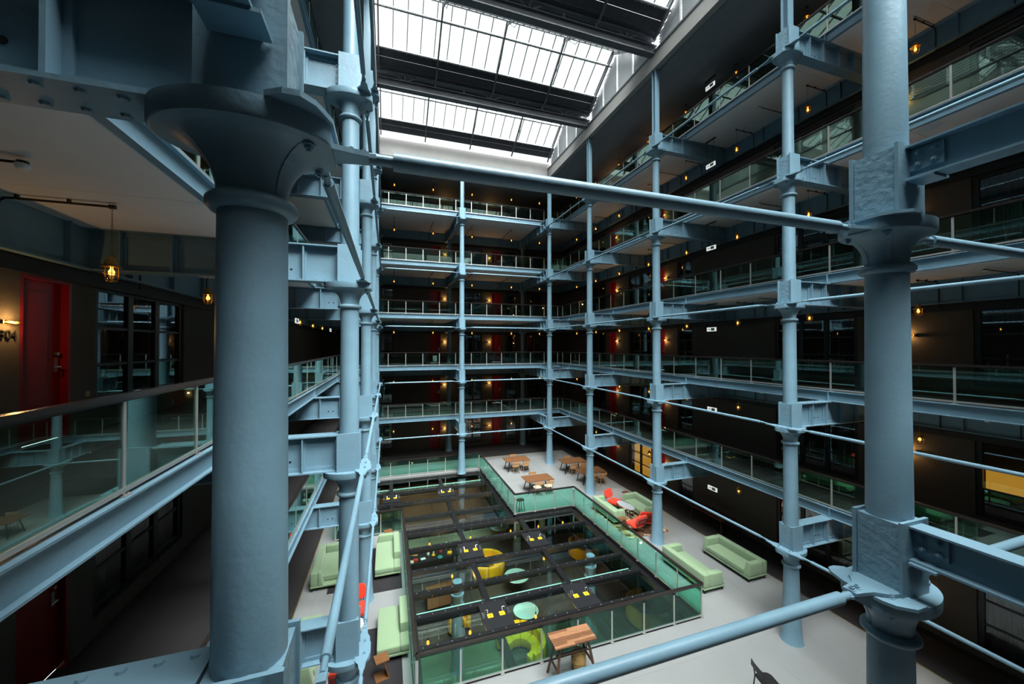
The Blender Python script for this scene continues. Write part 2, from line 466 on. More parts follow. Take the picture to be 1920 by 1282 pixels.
# ------------------------------------------------------------------ SETTING: walls with real openings, windows, doors
WSILL, WTOP, DTOP = 0.32, 2.50, 2.42
wn = dn = 0
frame_cache = {}
def window(W, Hh, M, lit=False, curtain=True):
    """frame, mullions and panes in local x (along) / y (depth into room) / z"""
    global wn
    wn += 1
    key = round(W, 2)
    if key not in frame_cache:
        f = MB()
        t = 0.12
        f.box(0, t, 0.04, 0.14, 0, Hh); f.box(W - t, W, 0.04, 0.14, 0, Hh)
        f.box(t, W - t, 0.04, 0.14, 0, t); f.box(t, W - t, 0.04, 0.14, Hh - t, Hh)
        nx = max(1, round(W / 0.95)); xs = [t + (W - 2 * t) * i / nx for i in range(nx + 1)]
        zs = [t + (Hh - 2 * t) * i / 3 for i in range(4)]
        for i, x in enumerate(xs[1:-1]):
            ww = 0.075
            f.box(x - ww, x + ww, 0.05, 0.13, t, Hh - t)
        for z in zs[1:-1]: f.box(t, W - t, 0.06, 0.12, z - 0.022, z + 0.022)
        pm = MB().box(0, xs[1] - xs[0], 0.088, 0.092, 0, zs[1] - zs[0]).mesh('pane', 'glass_window')
        cm = MB()
        n = int(W / 0.09)
        for s0, s1 in ((0.02, 0.30), (0.72, 0.98)):
            pts = []
            for i in range(n):
                x = W * (s0 + (s1 - s0) * i / (n - 1))
                pts.append((x, 0.32 + 0.03 * math.sin(i * 2.3), 0))
            for i in range(n - 1):
                a, b = pts[i], pts[i + 1]
                cm.add([(a[0], a[1], 0), (b[0], b[1], 0), (b[0], b[1], Hh), (a[0], a[1], Hh)], [(0, 1, 2, 3)], True)
        bk = MB().box(-0.1, W + 0.1, 0.62, 0.66, -0.1, Hh + 0.1).box(-0.1, -0.06, 0.2, 0.62, -0.1, Hh + 0.1).box(W + 0.06, W + 0.1, 0.2, 0.62, -0.1, Hh + 0.1).box(-0.1, W + 0.1, 0.2, 0.62, -0.1, -0.06).box(-0.1, W + 0.1, 0.2, 0.62, Hh + 0.06, Hh + 0.1)
        frame_cache[key] = (f.mesh('window_frame', 'frame_black'), pm, cm.mesh('curtain', 'curtain'), xs, zs, bk.mesh('room_box', 'room_dark'),
                            W)
    fm, pm, cm, xs, zs, bk, lr = frame_cache[key]
    o = struct(inst('window_%d' % wn, fm)); o.matrix_world = M
    for x in xs[:-1]:
        for z in zs[:-1]: inst('pane', pm, o, (x, 0, z))
    inst('room_box', bk, o)
    if lit: MB().box(0.05, W - 0.05, 0.40, 0.42, lit[0], lit[1]).build('lit_blind', 'lit_room', o)
    elif curtain: inst('curtain', cm, o)
    return o

door_m = {}
def door(W, M):
    global dn
    dn += 1
    if not door_m:
        door_m['slab'] = MB().box(0.05, W - 0.05, 0.10, 0.15, 0.01, DTOP - 0.05).mesh('door', 'door_red')
        f = MB().box(0, 0.05, 0.0, 0.20, 0, DTOP).box(W - 0.05, W, 0.0, 0.20, 0, DTOP).box(0.05, W - 0.05, 0.0, 0.20, DTOP - 0.05, DTOP)
        door_m['frame'] = f.mesh('door_frame', 'door_red')
        door_m['panel'] = MB().box(0.14, W - 0.30, 0.088, 0.10, 0.18, DTOP - 0.22).mesh('door_panel', 'door_red')
        h = MB().box(W - 0.17, W - 0.11, 0.085, 0.10, 1.02, 1.24).cyl((W - 0.14, 0.09, 1.10), (W - 0.14, 0.03, 1.10), 0.012).cyl((W - 0.14, 0.035, 1.10), (W - 0.26, 0.035, 1.10), 0.011)
        door_m['handle'] = h.mesh('handle', 'steel_bright')
        door_m['lock'] = MB().cyl((W - 0.14, 0.10, 1.30), (W - 0.14, 0.06, 1.30), 0.028).mesh('lock', 'steel_bright')
    o = struct(inst('door_%d' % dn, door_m['slab'])); o.matrix_world = M
    for n in ('frame', 'panel', 'handle', 'lock'):
        inst({'frame': 'door_frame', 'panel': 'door_panel', 'handle': 'handle', 'lock': 'lock'}[n], door_m[n], o)
    return o

FEAT_R = [('w', 2.95, 5.90), ('d', 7.33, 8.21), ('w', 8.62, 11.52), ('w', 16.00, 17.10), ('d', 18.12, 19.00), ('w', 19.30, 21.60), ('d', 23.05, 23.93), ('w', 24.4, 26.4)]
FEAT_L = [('d', 6.95, 7.83), ('w', 8.36, 11.30), ('w', 16.00, 17.10), ('d', 18.12, 19.00), ('w', 19.30, 21.60)]
FEAT_B = [('w', -0.62, 0.44), ('d', 3.32, 4.20), ('w', 6.12, 7.76), ('d', 8.62, 9.50), ('w', 9.84, 10.95), ('w', 11.90, 13.37)]
TH = 0.22
LIT = {('R', 0, 5): (0.0, 2.18), ('R', 1, 0): (0.72, 1.26)}
def wall(side, k, feats, a0, a1):
    z0 = FL[k]; z1 = (SOF[k + 1] if k < 5 else TOPZ)
    mb = MB()
    def piece(u0, u1, h0, h1):
        if side == 'R': mb.box(XWR, XWR + TH, u0, u1, z0 + h0, h1 if h1 > 50 else h1)
        elif side == 'L': mb.box(XWL - TH, XWL, u0, u1, z0 + h0, h1)
        else: mb.box(u0, u1, YWB, YWB + TH, z0 + h0, h1)
    u = a0
    for i, (t, b0, b1) in enumerate(feats):
        piece(u, b0, 0, z1)
        if t == 'w':
            piece(b0, b1, 0, z0 + WSILL); piece(b0, b1, WTOP, z1)
            W = b1 - b0
        else:
            piece(b0, b1, DTOP, z1); W = b1 - b0
        hz = z0 + (WSILL if t == 'w' else 0)
        if side == 'R': M = Matrix.Translation((XWR, b1, hz)) @ Matrix.Rotation(-PI / 2, 4, 'Z')
        elif side == 'L': M = Matrix.Translation((XWL, b0, hz)) @ Matrix.Rotation(PI / 2, 4, 'Z')
        else: M = Matrix.Translation((b0, YWB, hz))
        if t == 'w': window(W, WTOP - WSILL, M, LIT.get((side, k, i)))
        else: door(W, M)
        u = b1
    piece(u, a1, 0, z1)
    struct(mb.build({'R': 'wall_right', 'L': 'wall_left', 'B': 'wall_back'}[side], 'wall_plaster'))
for k in range(6):
    wall('R', k, FEAT_R, YWF, YWB)
    wall('L', k, FEAT_L if k in (0, 1, 2, 3) else [], YWF, YWB)
    wall('B', k, FEAT_B, XWL - TH, XWR + TH)
struct(MB().box(XWL, XWR, YWF - 0.2, YWF, 0, TOPZ + 0.2).build('wall_front', 'wall_plaster'))
# light skirting along the back wall at ground level
struct(MB().box(XWL, XWR, YWB - 0.03, YWB, 0, 0.12).build('baseboard_back', 'wall_black'))
struct(MB().box(XWR - 0.03, XWR, YWF, YWB, 0, 0.12).build('baseboard_right', 'wall_black'))
struct(MB().box(XWL, XWL + 0.03, YWF, YWB, 0, 0.12).build('baseboard_left', 'wall_black'))

# ------------------------------------------------------------------ ROOF
EZ0, EZ1 = 20.95, 21.62
e = MB()
e.box(XR - 0.16, XR + 0.10, YS[0], YS[4] + 0.12, EZ0, EZ1); e.box(XL - 0.10, XL + 0.16, YS[0], YS[4] + 0.12, EZ0, EZ1)
trim(e, 'eave_paint')
trim(MB().box(XL, XR, YS[4] - 0.05, YS[4] + 0.12, EZ0, EZ1 + 0.45).box(XL, XR, YS[0] - 0.12, YS[0] + 0.05, EZ0, EZ1 + 0.45), 'eave_paint')
trim(MB().box(XR - 0.19, XR - 0.10, YS[0], YS[4], EZ1, EZ1 + 0.08).box(XL + 0.10, XL + 0.19, YS[0], YS[4], EZ1, EZ1 + 0.08), 'roof_steel')
VZ, RZ = 22.40, 24.05          # valley and ridge heights
NPX = 18; PX = (XR - XL - 0.5) / NPX; X0R = XL + 0.25
BAYN = ['nearest', 'second', 'third', 'farthest']
DARKF, MIDF = 0.27, 0.77       # where the glass starts and where the mid purlin runs along a slope
for b in range(4):
    ya, yb = YS[b] + 0.25, YS[b + 1] - 0.25
    ym = (ya + yb) / 2; hy = (yb - ya) / 2
    bay = thing('glass_roof', '%s pitched glass roof bay over the court, counted from the camera' % BAYN[b], 'skylight', (0, 0, 0), 0, 'pitched glass roof bays')
    sl = math.atan2(RZ - VZ, hy); SL = math.hypot(hy, RZ - VZ)
    for sgn, y_base in ((1, ya), (-1, yb)):      # slope running up towards the ridge
        def P(x, s, off=0.0):
            return Vector((x, y_base + sgn * (s * hy - off * math.sin(sl)), VZ + s * (RZ - VZ) + off * math.cos(sl)))
        nv = Vector((0, -sgn * math.sin(sl), math.cos(sl)))
        # boarded lower strip, two boards wide
        for s0, s1 in ((0.0, DARKF * 0.5), (DARKF * 0.5, DARKF)):
            q = [P(XL, s0), P(XR, s0), P(XR, s1 - 0.004), P(XL, s1 - 0.004)]
            MB().hull8(q, [p + nv * 0.03 for p in q]).build('boarding', 'roof_board', bay)
        for s_, w, h, m in ((DARKF, 0.08, 0.14, 'roof_steel'), (MIDF, 0.09, 0.16, 'roof_steel')):
            MB().bar(P(XL, s_, -0.07), P(XR, s_, -0.07), w, h, nv).build('purlin', m, bay)
            MB().cyl(P(XL + 0.1, s_ + 0.015 * 1, -0.20), P(XR - 0.1, s_ + 0.015, -0.20), 0.03, n=6).build('pipe', 'roof_pipe', bay)
            br = MB()
            for i in range(NPX * 2): br.box(X0R + i * PX / 2 + 0.3, X0R + i * PX / 2 + 0.33, P(0, s_, -0.2).y - 0.015, P(0, s_, -0.2).y + 0.015, P(0, s_, -0.2).z - 0.05, P(0, s_, -0.12).z)
            br.build('pipe_clips', 'roof_steel', bay)['kind'] = 'stuff'
        me = {}
        for nm, s0, s1 in (('lo', DARKF, MIDF), ('hi', MIDF, 1.0)):
            q = [P(0.012, s0), P(PX - 0.012, s0), P(PX - 0.012, s1), P(0.012, s1)]
            pm = MB().hull8(q, [p + nv * 0.006 for p in q]).mesh('pane', 'glass_roof')
            for i in range(NPX): inst('pane', pm, bay, (X0R + i * PX, 0, 0))
        bm = MB().bar(P(0, DARKF), P(0, 1.0), 0.035, 0.06, nv).mesh('glazing_bar', 'roof_steel')
        for i in range(NPX + 1): inst('glazing_bar', bm, bay, (X0R + i * PX, 0, 0))
        for x in (XL + 0.25, 2.30, 5.30, 8.30, XR - 0.25):
            MB().bar(P(x, -0.06, -0.20), P(x, 1.0, -0.20), 0.07, 0.14, nv).build('rafter', 'roof_steel', bay)
        for x in (2.30, 5.30, 8.30):
            MB().tube([P(x, 0.02, -0.25), Vector((x, y_base + sgn * hy * 0.62, VZ + 0.42))], 0.014, 6).build('tie_bar', 'roof_steel', bay)
            MB().tube([P(x, 0.62, -0.2), Vector((x, y_base + sgn * hy * 0.62, VZ + 0.42))], 0.016, 6).build('strut', 'roof_steel', bay)
            MB().tube([Vector((x, ym, RZ - 0.15)), Vector((x, y_base + sgn * hy * 0.62, VZ + 0.42))], 0.012, 6).build('tie_bar', 'roof_steel', bay)
    MB().bar((XL, ym, RZ), (XR, ym, RZ), 0.14, 0.16).build('ridge_beam', 'roof_steel', bay)
    # louvred gables at both ends
    for nm, gx, sx in (('right', XR, 1), ('left', XL, -1)):
        g = thing('louvred_gable', '%s white louvred gable end, %s side of the glass roof' % (BAYN[b], nm), 'gable', (gx, 0, 0), 0, 'louvred gables of the roof')
        zb = EZ1 + 0.1
        n = 15
        for i in range(n):
            z = zb + 0.10 + (RZ - zb - 0.25) * i / n
            half = hy if z < VZ else hy * (RZ - z) / (RZ - VZ) - 0.05
            if half < 0.12: continue
            MB().hull8([(-0.03 * sx, ym - half, z + 0.06), (0.0, ym - half, z + 0.075), (0.0, ym + half, z + 0.075), (-0.03 * sx, ym + half, z + 0.06)],
                       [(0.08 * sx, ym - half, z), (0.11 * sx, ym - half, z + 0.015), (0.11 * sx, ym + half, z + 0.015), (0.08 * sx, ym + half, z)]).build('slat', 'louvre_white', g)
        MB().prism([(0.13 * sx, ya, zb), (0.13 * sx, yb, zb), (0.13 * sx, yb, VZ), (0.13 * sx, ym, RZ), (0.13 * sx, ya, VZ)], (0.03 * sx, 0, 0)).build('sky_blocker', 'roof_steel', g)  # added dark sheet, blocks the sky so gaps between slats stay dark
        for yy in (ym - hy * 0.5, ym, ym + hy * 0.5):
            zt = VZ + (RZ - VZ) * (1 - abs(yy - ym) / hy)
            MB().box(-0.05, 0.0, yy - 0.05, yy + 0.05, zb, zt - 0.05).build('mullion', 'louvre_white', g)
        MB().box(-0.08, 0.12, ya, yb, zb - 0.08, zb + 0.02).build('sill', 'roof_steel', g)
# valley trusses
for i, y in enumerate(YS):
    if i in (0, 4):
        continue
    nm = ['', 'nearest', 'middle', 'farthest'][i]
    t = thing('valley_truss', '%s dark lattice roof truss crossing the court under a valley gutter' % nm, 'truss', (0, y, 0), 0, 'roof valley trusses')
    MB().box(XL, XR, -0.16, 0.16, 21.55, 21.60).box(XL, XR, -0.02, 0.02, 21.60, 21.95).box(XL, XR, -0.12, 0.12, 21.95, 21.99).build('bottom_chord', 'roof_steel', t)
    MB().box(XL, XR, -0.30, 0.30, 22.38, 22.43).box(XL, XR, -0.30, -0.27, 22.43, 22.6).box(XL, XR, 0.27, 0.30, 22.43, 22.6).build('gutter', 'roof_board', t)
    MB().box(XL, XR, -0.10, 0.10, 22.28, 22.37).build('top_chord', 'roof_steel', t)
    n = 8; st = (XR - XL) / n
    for j in range(n + 1):
        x = XL + j * st
        if 0 < j < n: MB().box(x - 0.04, x + 0.04, -0.04, 0.04, 21.99, 22.28).build('post', 'roof_steel', t)
        if j % 3 == 1:
            MB().bar((x, 0, 21.99), (x - 0.5, 0, 22.28), 0.06, 0.06).build('diagonal', 'roof_steel', t)
            MB().bar((x, 0, 21.99), (x + 0.5, 0, 22.28), 0.06, 0.06).build('diagonal', 'roof_steel', t)

# ------------------------------------------------------------------ IRON COLUMNS
RAD = [(0.205, 0.185), (0.19, 0.175), (0.178, 0.165), (0.170, 0.158), (0.150, 0.140)]   # per storey, bottom and top
shaft_m = {}; cap_m = {}
for k in range(5):
    z0 = 0.0 if k == 0 else CAP[k] + GD
    z1 = CAP[k + 1] - 0.42
    rb, rt = RAD[k]
    pr = [(rb, 0), (rt, z1 - z0)]
    if k == 0: pr = [(0.30, 0), (0.275, 0.05), (0.245, 0.45), (0.215, 1.3), (rt, z1)]
    shaft_m[k] = MB().lathe(pr, 28).mesh('shaft', 'steel_paint')
def cap_mesh(rt):
    n = rt
    A, B = 0.46, 0.335                     # flange is longer towards the court than along the row
    def ell(r, c, sn):                     # r runs from the neck n to 1 = flange edge
        return (n + (A - n) * r) * c, (n + (B - n) * r) * sn
    def cut(p):
        x, y, z = p
        return (max(x, -0.405), y, z)
    N_ = 44; c = MB()
    prof = [(0.0, -0.44)] + [(0.93 * (1 - math.cos(i / 8 * PI / 2)), -0.40 + 0.285 * math.sin(i / 8 * PI / 2)) for i in range(9)] + [(0.97, -0.112), (1.0, -0.10), (1.0, 0.0)]
    vs = []
    for r, z in prof:
        for i in range(N_):
            t = 2 * PI * i / N_
            x, y = ell(r, math.cos(t), math.sin(t))
            vs.append(cut((x, y, z)))
    m = len(prof)
    c.add(vs, [(j * N_ + i, j * N_ + (i + 1) % N_, (j + 1) * N_ + (i + 1) % N_, (j + 1) * N_ + i) for j in range(m - 1) for i in range(N_)], True)
    c.add(vs, [tuple(range(N_ - 1, -1, -1)), tuple(range((m - 1) * N_, m * N_))])
    col = MB().lathe([(n, -0.50), (n + 0.03, -0.495), (n + 0.052, -0.47), (n + 0.052, -0.44), (n + 0.03, -0.415), (n, -0.41)], 28)
    f = MB()
    for a in (PI - 0.52, PI + 0.52, 0.42, -0.42):
        prof = []
        ro = 0.41
        for i in range(8):
            t = i / 7 * PI / 2
            prof.append((n + (ro - n) * (1 - math.cos(t)), -0.425 + 0.315 * math.sin(t)))
        pts = [(n * 0.8, -0.425)] + prof + [(n * 0.8, -0.10)]
        ca, sa = math.cos(a), math.sin(a)
        def to3(r, z, o): return (r * ca - o * sa, r * sa + o * ca, z)
        f.prism([to3(r, z, -0.022) for r, z in pts], Vector(to3(0, 0, 0.044)))
    return c.mesh('capital', 'steel_paint'), col.mesh('collar', 'steel_paint'), f.mesh('capital_ribs', 'steel_paint')
for k in range(1, 6): cap_m[k] = cap_mesh(RAD[k - 1][1])
blk = MB().box(-0.185, 0.185, -0.165, 0.165, 0.0, GD).mesh('block', 'steel_paint_flaked')
plm = MB().box(-0.205, 0.205, -0.015, 0.015, 0.0, GD + 0.025).mesh('side_plate', 'steel_paint')
pst = MB().box(-0.11, 0.11, -0.11, -0.085, 0, 1).box(-0.11, 0.11, 0.085, 0.11, 0, 1).box(-0.015, 0.015, -0.085, 0.085, 0, 1).mesh('roof_post', 'steel_paint')
tpoly = [(-0.13, -0.30), (-0.13, 0.30), (-0.20, 0.40), (-0.215, 0.50), (-0.24, 0.56), (-0.30, 0.56), (-0.325, 0.50), (-0.34, 0.36), (-0.385, 0.25), (-0.385, -0.25), (-0.34, -0.36), (-0.325, -0.50), (-0.30, -0.56), (-0.24, -0.56), (-0.215, -0.50), (-0.20, -0.40)]
tpm = MB().prism([(x, y, 0) for x, y in tpoly], (0, 0, 0.03)).mesh('tie_plate', 'steel_paint')
spoly = [(-0.13, -0.34), (-0.13, 0.32), (-0.22, 0.37), (-0.30, 0.37), (-0.36, 0.31), (-0.385, 0.25), (-0.42, 0.16), (-0.42, -0.16), (-0.385, -0.25), (-0.27, -0.34)]
spm = MB().prism([(x, y, 0) for x, y in spoly], (0, 0, 0.03)).mesh('tie_plate', 'steel_paint')
epoly = [(-0.15, -0.20), (-0.30, -0.17), (-0.42, -0.09), (-0.52, -0.07), (-0.60, -0.06), (-0.60, 0.06), (-0.52, 0.07), (-0.42, 0.09), (-0.30, 0.17), (-0.15, 0.20)]
epm = MB().prism([(x, y, 0) for x, y in epoly], (0, 0, 0.03)).mesh('tie_plate', 'steel_paint')
bt = MB().lathe([(0.034, 0), (0.034, 0.006), (0.022, 0.006), (0.022, 0.026), (0.012, 0.026), (0.012, 0.04)], 6, smooth=False).mesh('bolt', 'steel_paint')

CROSS_DZ = {1: 0.02, 2: 0.02, 3: -0.085, 4: -0.085, 5: -0.085}     # cross ties sit lower on the upper capitals
COLS = {
 'L0': (XL, YS[0], 'r', 'foreground left iron column with a broad flanged capital'),
 'L1': (XL, YS[1], 'r', 'iron column just behind the foreground left column'),
 'L2': (XL, YS[2], 'r', 'third iron column along the left row'),
 'L3': (XL, YS[3], 'r', 'fourth iron column along the left row'),
 'L4': (XL, YS[4], 'r', 'far left corner iron column of the court'),
 'E': (XM, YS[4], 'f', 'iron column at the middle of the back gallery, rising from the pit glass'),
 'D': (XR, YS[4], 'l', 'far right corner iron column behind the dining tables'),
 'C': (XR, YS[3], 'l', 'right row iron column in front of the red chair and dining tables'),
 'B': (XR, YS[2], 'l', 'right row iron column between the two sofa groups'),
 'A': (XR, YS[1], 'l', 'right row iron column standing near the pair of long green sofas'),
 'R0': (XR, YS[0], 'l', 'right row iron column beyond the right edge of the view'),
 'N': (XM, YS[0], 'l', 'foreground right iron column carrying the thick cross ties'),
 'I0': (XL, YI, 'f', 'iron column close to the back wall, left one'),
 'I1': (XM, YI, 'f', 'iron column close to the back wall, beside the left red doors'),
 'I2': (XR, YI, 'f', 'iron column close to the back wall, right one beside the corner windows'),
}
ROT = {'l': 0.0, 'f': PI / 2, 'r': PI}      # which way the cut side of the capital faces: -x, -y, +x
for key, (cx, cy, dr, lab) in COLS.items():
    inner = key[0] == 'I'
    o = thing('iron_column', lab, 'column', (cx, cy, 0), ROT[dr], 'cast iron columns')
    for k in range(5):
        inst('shaft', shaft_m[k], o, (0, 0, 0.0 if k == 0 else CAP[k] + GD))
        z = CAP[k + 1]
        c, cl, rb = cap_m[k + 1]
        cp = inst('capital', c, o, (0, 0, z)); inst('collar', cl, o, (0, 0, z)); inst('capital_ribs', rb, cp)
        inst('block', blk, o, (0, 0, z))
        for s in (-1, 1): inst('side_plate', plm, o, (0, s * 0.187, z))
        if inner: continue
        tp = inst('tie_plate', spm if key in ('N', 'L0', 'R0') else tpm, o, (0, 0, z))
        for y in (-0.16, 0.16):
            inst('bolt', bt, tp, (-0.295, y, 0.03))
            inst('bolt', bt, tp, (-0.30, y, -0.13), rot=(PI, 0, 0))
        if key in ('N', 'L0', 'R0'):
            ep = inst('tie_plate', epm, o, (0, 0, z + CROSS_DZ[k + 1] - 0.015 + (0.031 if k < 2 else 0.0)))
            for x in (-0.50, -0.57): inst('bolt', bt, ep, (x, 0, 0.03))
            if key == 'N':
                ep = inst('tie_plate', epm, o, (0, 0, z + CROSS_DZ[k + 1] - 0.015 + (0.031 if k < 2 else 0.0)), PI)
    if not inner:
        inst('roof_post', pst, o, (0, 0, CAP[5] + 0.0), scale=(1, 1, EZ0 + 0.35 - CAP[5]))

# ------------------------------------------------------------------ RIVETED PLATE GIRDERS
gird_c = {}
def girder_meshes(L):
    if L in gird_c: return gird_c[L]
    x0 = 0.205
    web = MB().box(x0, L, -0.008, 0.008, 0.025, GD - 0.025)
    web.box(x0, L, -0.035, 0.035, 0.025, 0.095); web.box(x0, L, -0.035, 0.035, GD - 0.095, GD - 0.025)
    top = MB().box(x0, L, -0.15, 0.15, GD - 0.025, GD)
    bot = MB().box(x0 - 0.03, L, -0.15, 0.15, 0.0, 0.025)
    st = MB().box(-0.012, 0.012, -0.13, -0.03, 0.03, GD - 0.03).box(-0.012, 0.012, 0.03, 0.13, 0.03, GD - 0.03).box(-0.05, 0.05, -0.04, 0.04, 0.03, GD - 0.03)
    rv = MB(); n = int((L - x0) / 0.16)
    for i in range(n):
        x = x0 + 0.08 + i * 0.16
        for sy in (-1, 1):
            rv.rivet((x, sy * 0.035, 0.06), (0, sy, 0)); rv.rivet((x, sy * 0.035, GD - 0.06), (0, sy, 0))
            rv.rivet((x + (0.08 if sy > 0 else 0), sy * 0.09, GD), (0, 0, 1)); rv.rivet((x + (0.08 if sy > 0 else 0), sy * 0.09, 0.0), (0, 0, -1))
            rv.rivet((x, sy * 0.09, 0.025), (0, 0, 1))
    for i in range(5):
        for sy in (-1, 1): rv.rivet((x0 + 0.05, sy * 0.036, 0.12 + i * 0.11), (0, sy, 0))
    hl = MB()  # black discs, the dark of the web holes put in as colour
    for sy in (-1, 1):
        for x in (1.02, 1.16):
            hl.cyl((x, sy * 0.007, 0.22), (x, sy * 0.012, 0.22), 0.022, n=10)
    gird_c[L] = dict(web=web.mesh('web', 'steel_paint'), top=top.mesh('top_flange', 'steel_paint'), bot=bot.mesh('bottom_flange', 'steel_paint'),
                     st=st.mesh('stiffener', 'steel_paint'), rv=rv.mesh('rivets', 'steel_paint'), hl=hl.mesh('web_hole_discs', 'ink_black'))
    return gird_c[L]
rivm = MB().rivet((0, 0, 0), (0, 0, 1), 0.026).mesh('rivet', 'steel_paint')
def girder(cx, cy, z, ang, L, lab, near=False):
    g = girder_meshes(L)
    o = thing('plate_girder', lab, 'girder', (cx, cy, z), ang, 'riveted plate girders')
    inst('web', g['web'], o); inst('top_flange', g['top'], o); inst('bottom_flange', g['bot'], o)
    xs = [0.80, 1.40, 2.10, 2.80, 3.50]
    if L > 5: xs += [4.2, 4.9]
    for x in xs: inst('stiffener', g['st'], o, (x, 0, 0))
    inst('web_hole_discs', g['hl'], o)
    if near:
        n = int((L - 0.2) / 0.16)
        for i in range(n):
            x = 0.285 + i * 0.16
            for sy in (-1, 1):
                xx = x + (0.08 if sy > 0 else 0)
                inst('rivet', rivm, o, (xx, sy * 0.09, 0.0), rot=(PI, 0, 0))
                inst('rivet', rivm, o, (xx, sy * 0.09, GD))
                inst('rivet', rivm, o, (x, sy * 0.035, GD - 0.06), rot=(-sy * PI / 2, 0, 0))
    else:
        inst('rivets', g['rv'], o)['kind'] = 'stuff'
    return o
RN = {'R0': 'column outside the right edge', 'A': 'column near the two long green sofas', 'B': 'column between the sofa groups', 'C': 'column before the dining tables', 'D': 'far right corner column'}
LN = {'L0': 'foreground left column', 'L1': 'second left column', 'L2': 'third left column', 'L3': 'fourth left column', 'L4': 'far left corner column'}
for k in range(1, 6):
    for kk in ('R0', 'A', 'B', 'C', 'D'):
        girder(XR, COLS[kk][1], CAP[k], 0.0, 4.06, 'riveted blue-grey girder from the %s to the %s' % (RN[kk], LEVN[k]))
    for kk in ('L0', 'L1', 'L2', 'L3', 'L4'):
        girder(XL, COLS[kk][1], CAP[k], PI, 4.02, 'riveted blue-grey girder from the %s to the %s' % (LN[kk], LEVN[k]), kk == 'L0' and k in (2, 3))
    for kk, nm in (('E', 'middle back column'), ('D', 'far right corner column'), ('L4', 'far left corner column')):
        girder(COLS[kk][0], YS[4], CAP[k], PI / 2, 5.58, 'riveted girder running back from the %s at the %s' % (nm, LEVN[k]))
    # plain rolled beams from the two foreground columns towards the gallery the camera stands on
    for kk, nm in (('N', 'foreground right column'), ('L0', 'foreground left column')):
        o = thing('rolled_beam', 'plain bolted steel beam from the %s towards the camera, %s level' % (nm, LEVN[k]), 'beam', (COLS[kk][0], YS[0], CAP[k] + 0.36), 0, 'plain rolled beams')
        y0, y1 = -0.20, -(YS[0] - YF) + 0.02
        MB().box(-0.10, 0.10, y1, y0, 0.0, 0.02).build('bottom_flange', 'steel_paint', o)
        MB().box(-0.10, 0.10, y1, y0, 0.31, 0.33).build('top_flange', 'steel_paint', o)
        MB().box(-0.007, 0.007, y1, y0 - 0.004, 0.02, 0.31).build('web', 'steel_paint', o)
        ap = MB().box(-0.035, -0.007, y0 - 0.24, y0, 0.09, 0.29).build('cleat', 'steel_paint', o)
        MB().box(-0.14, 0.14, y0 - 0.20, y0 - 0.01, -0.02, 0.0).build('seat_plate', 'steel_paint', o)
        for yy in (-0.07, -0.18):
            for zz in (0.14, 0.24): inst('bolt', bt, ap, (-0.035, y0 + yy, zz), rot=(0, -PI / 2, 0))

# ------------------------------------------------------------------ GALLERY EDGE BEAMS
def edge_beam(p0, p1, k, lab, inward, joints):
    """p0..p1 along the gallery edge; inward = direction from the beam into the gallery"""
    p0 = Vector((*p0, 0)); p1 = Vector((*p1, 0)); L = (p1 - p0).length
    ang = math.atan2(p1.y - p0.y, p1.x - p0.x)
    o = thing('gallery_edge_beam', lab, 'beam', (p0.x, p0.y, CAP[k] + GD), ang, 'gallery edge beams')
    s = inward          # +1: gallery lies on local +y
    MB().box(0, L, -0.07, 0.07, 0.0, 0.022).build('bottom_flange', 'steel_paint', o)
    MB().box(0, L, -0.07, 0.07, 0.285, 0.307).build('top_flange', 'steel_paint', o)
    MB().box(0, L, -0.006, 0.006, 0.022, 0.285).build('web', 'steel_paint', o)
    MB().box(0, L, min(0.075 * s, 0.15 * s), max(0.075 * s, 0.15 * s), 0.24, 0.30).build('kerb', 'wall_black', o)
    jm = MB().box(-0.012, 0.012, -0.068 if s > 0 else 0.006, -0.006 if s > 0 else 0.068, 0.022, 0.285).mesh('splice_plate', 'steel_paint')
    for j in joints:
        sp = inst('splice_plate', jm, o, (j, 0, 0))
        b = MB()
        for zz in (0.08, 0.15, 0.22): b.cyl((0.012, -0.04 * s, zz), (0.035, -0.04 * s, zz), 0.016, n=6)
        b.build('bolts', 'steel_paint', sp)
for k in range(1, 6):
    edge_beam((XER, YWF), (XER, YEB), k, 'steel edge beam of the right %s' % LEVN[k], -1, [y - YWF - 0.05 for y in YS])
    edge_beam((XEL, YWF), (XEL, YEB), k, 'steel edge beam of the left %s' % LEVN[k], -1 if False else 1, [y - YWF - 0.05 for y in YS])
    edge_beam((XEL, YEB), (XER, YEB), k, 'steel edge beam of the back %s' % LEVN[k], 1, [XM - XEL, XL - XEL, XR - XEL])

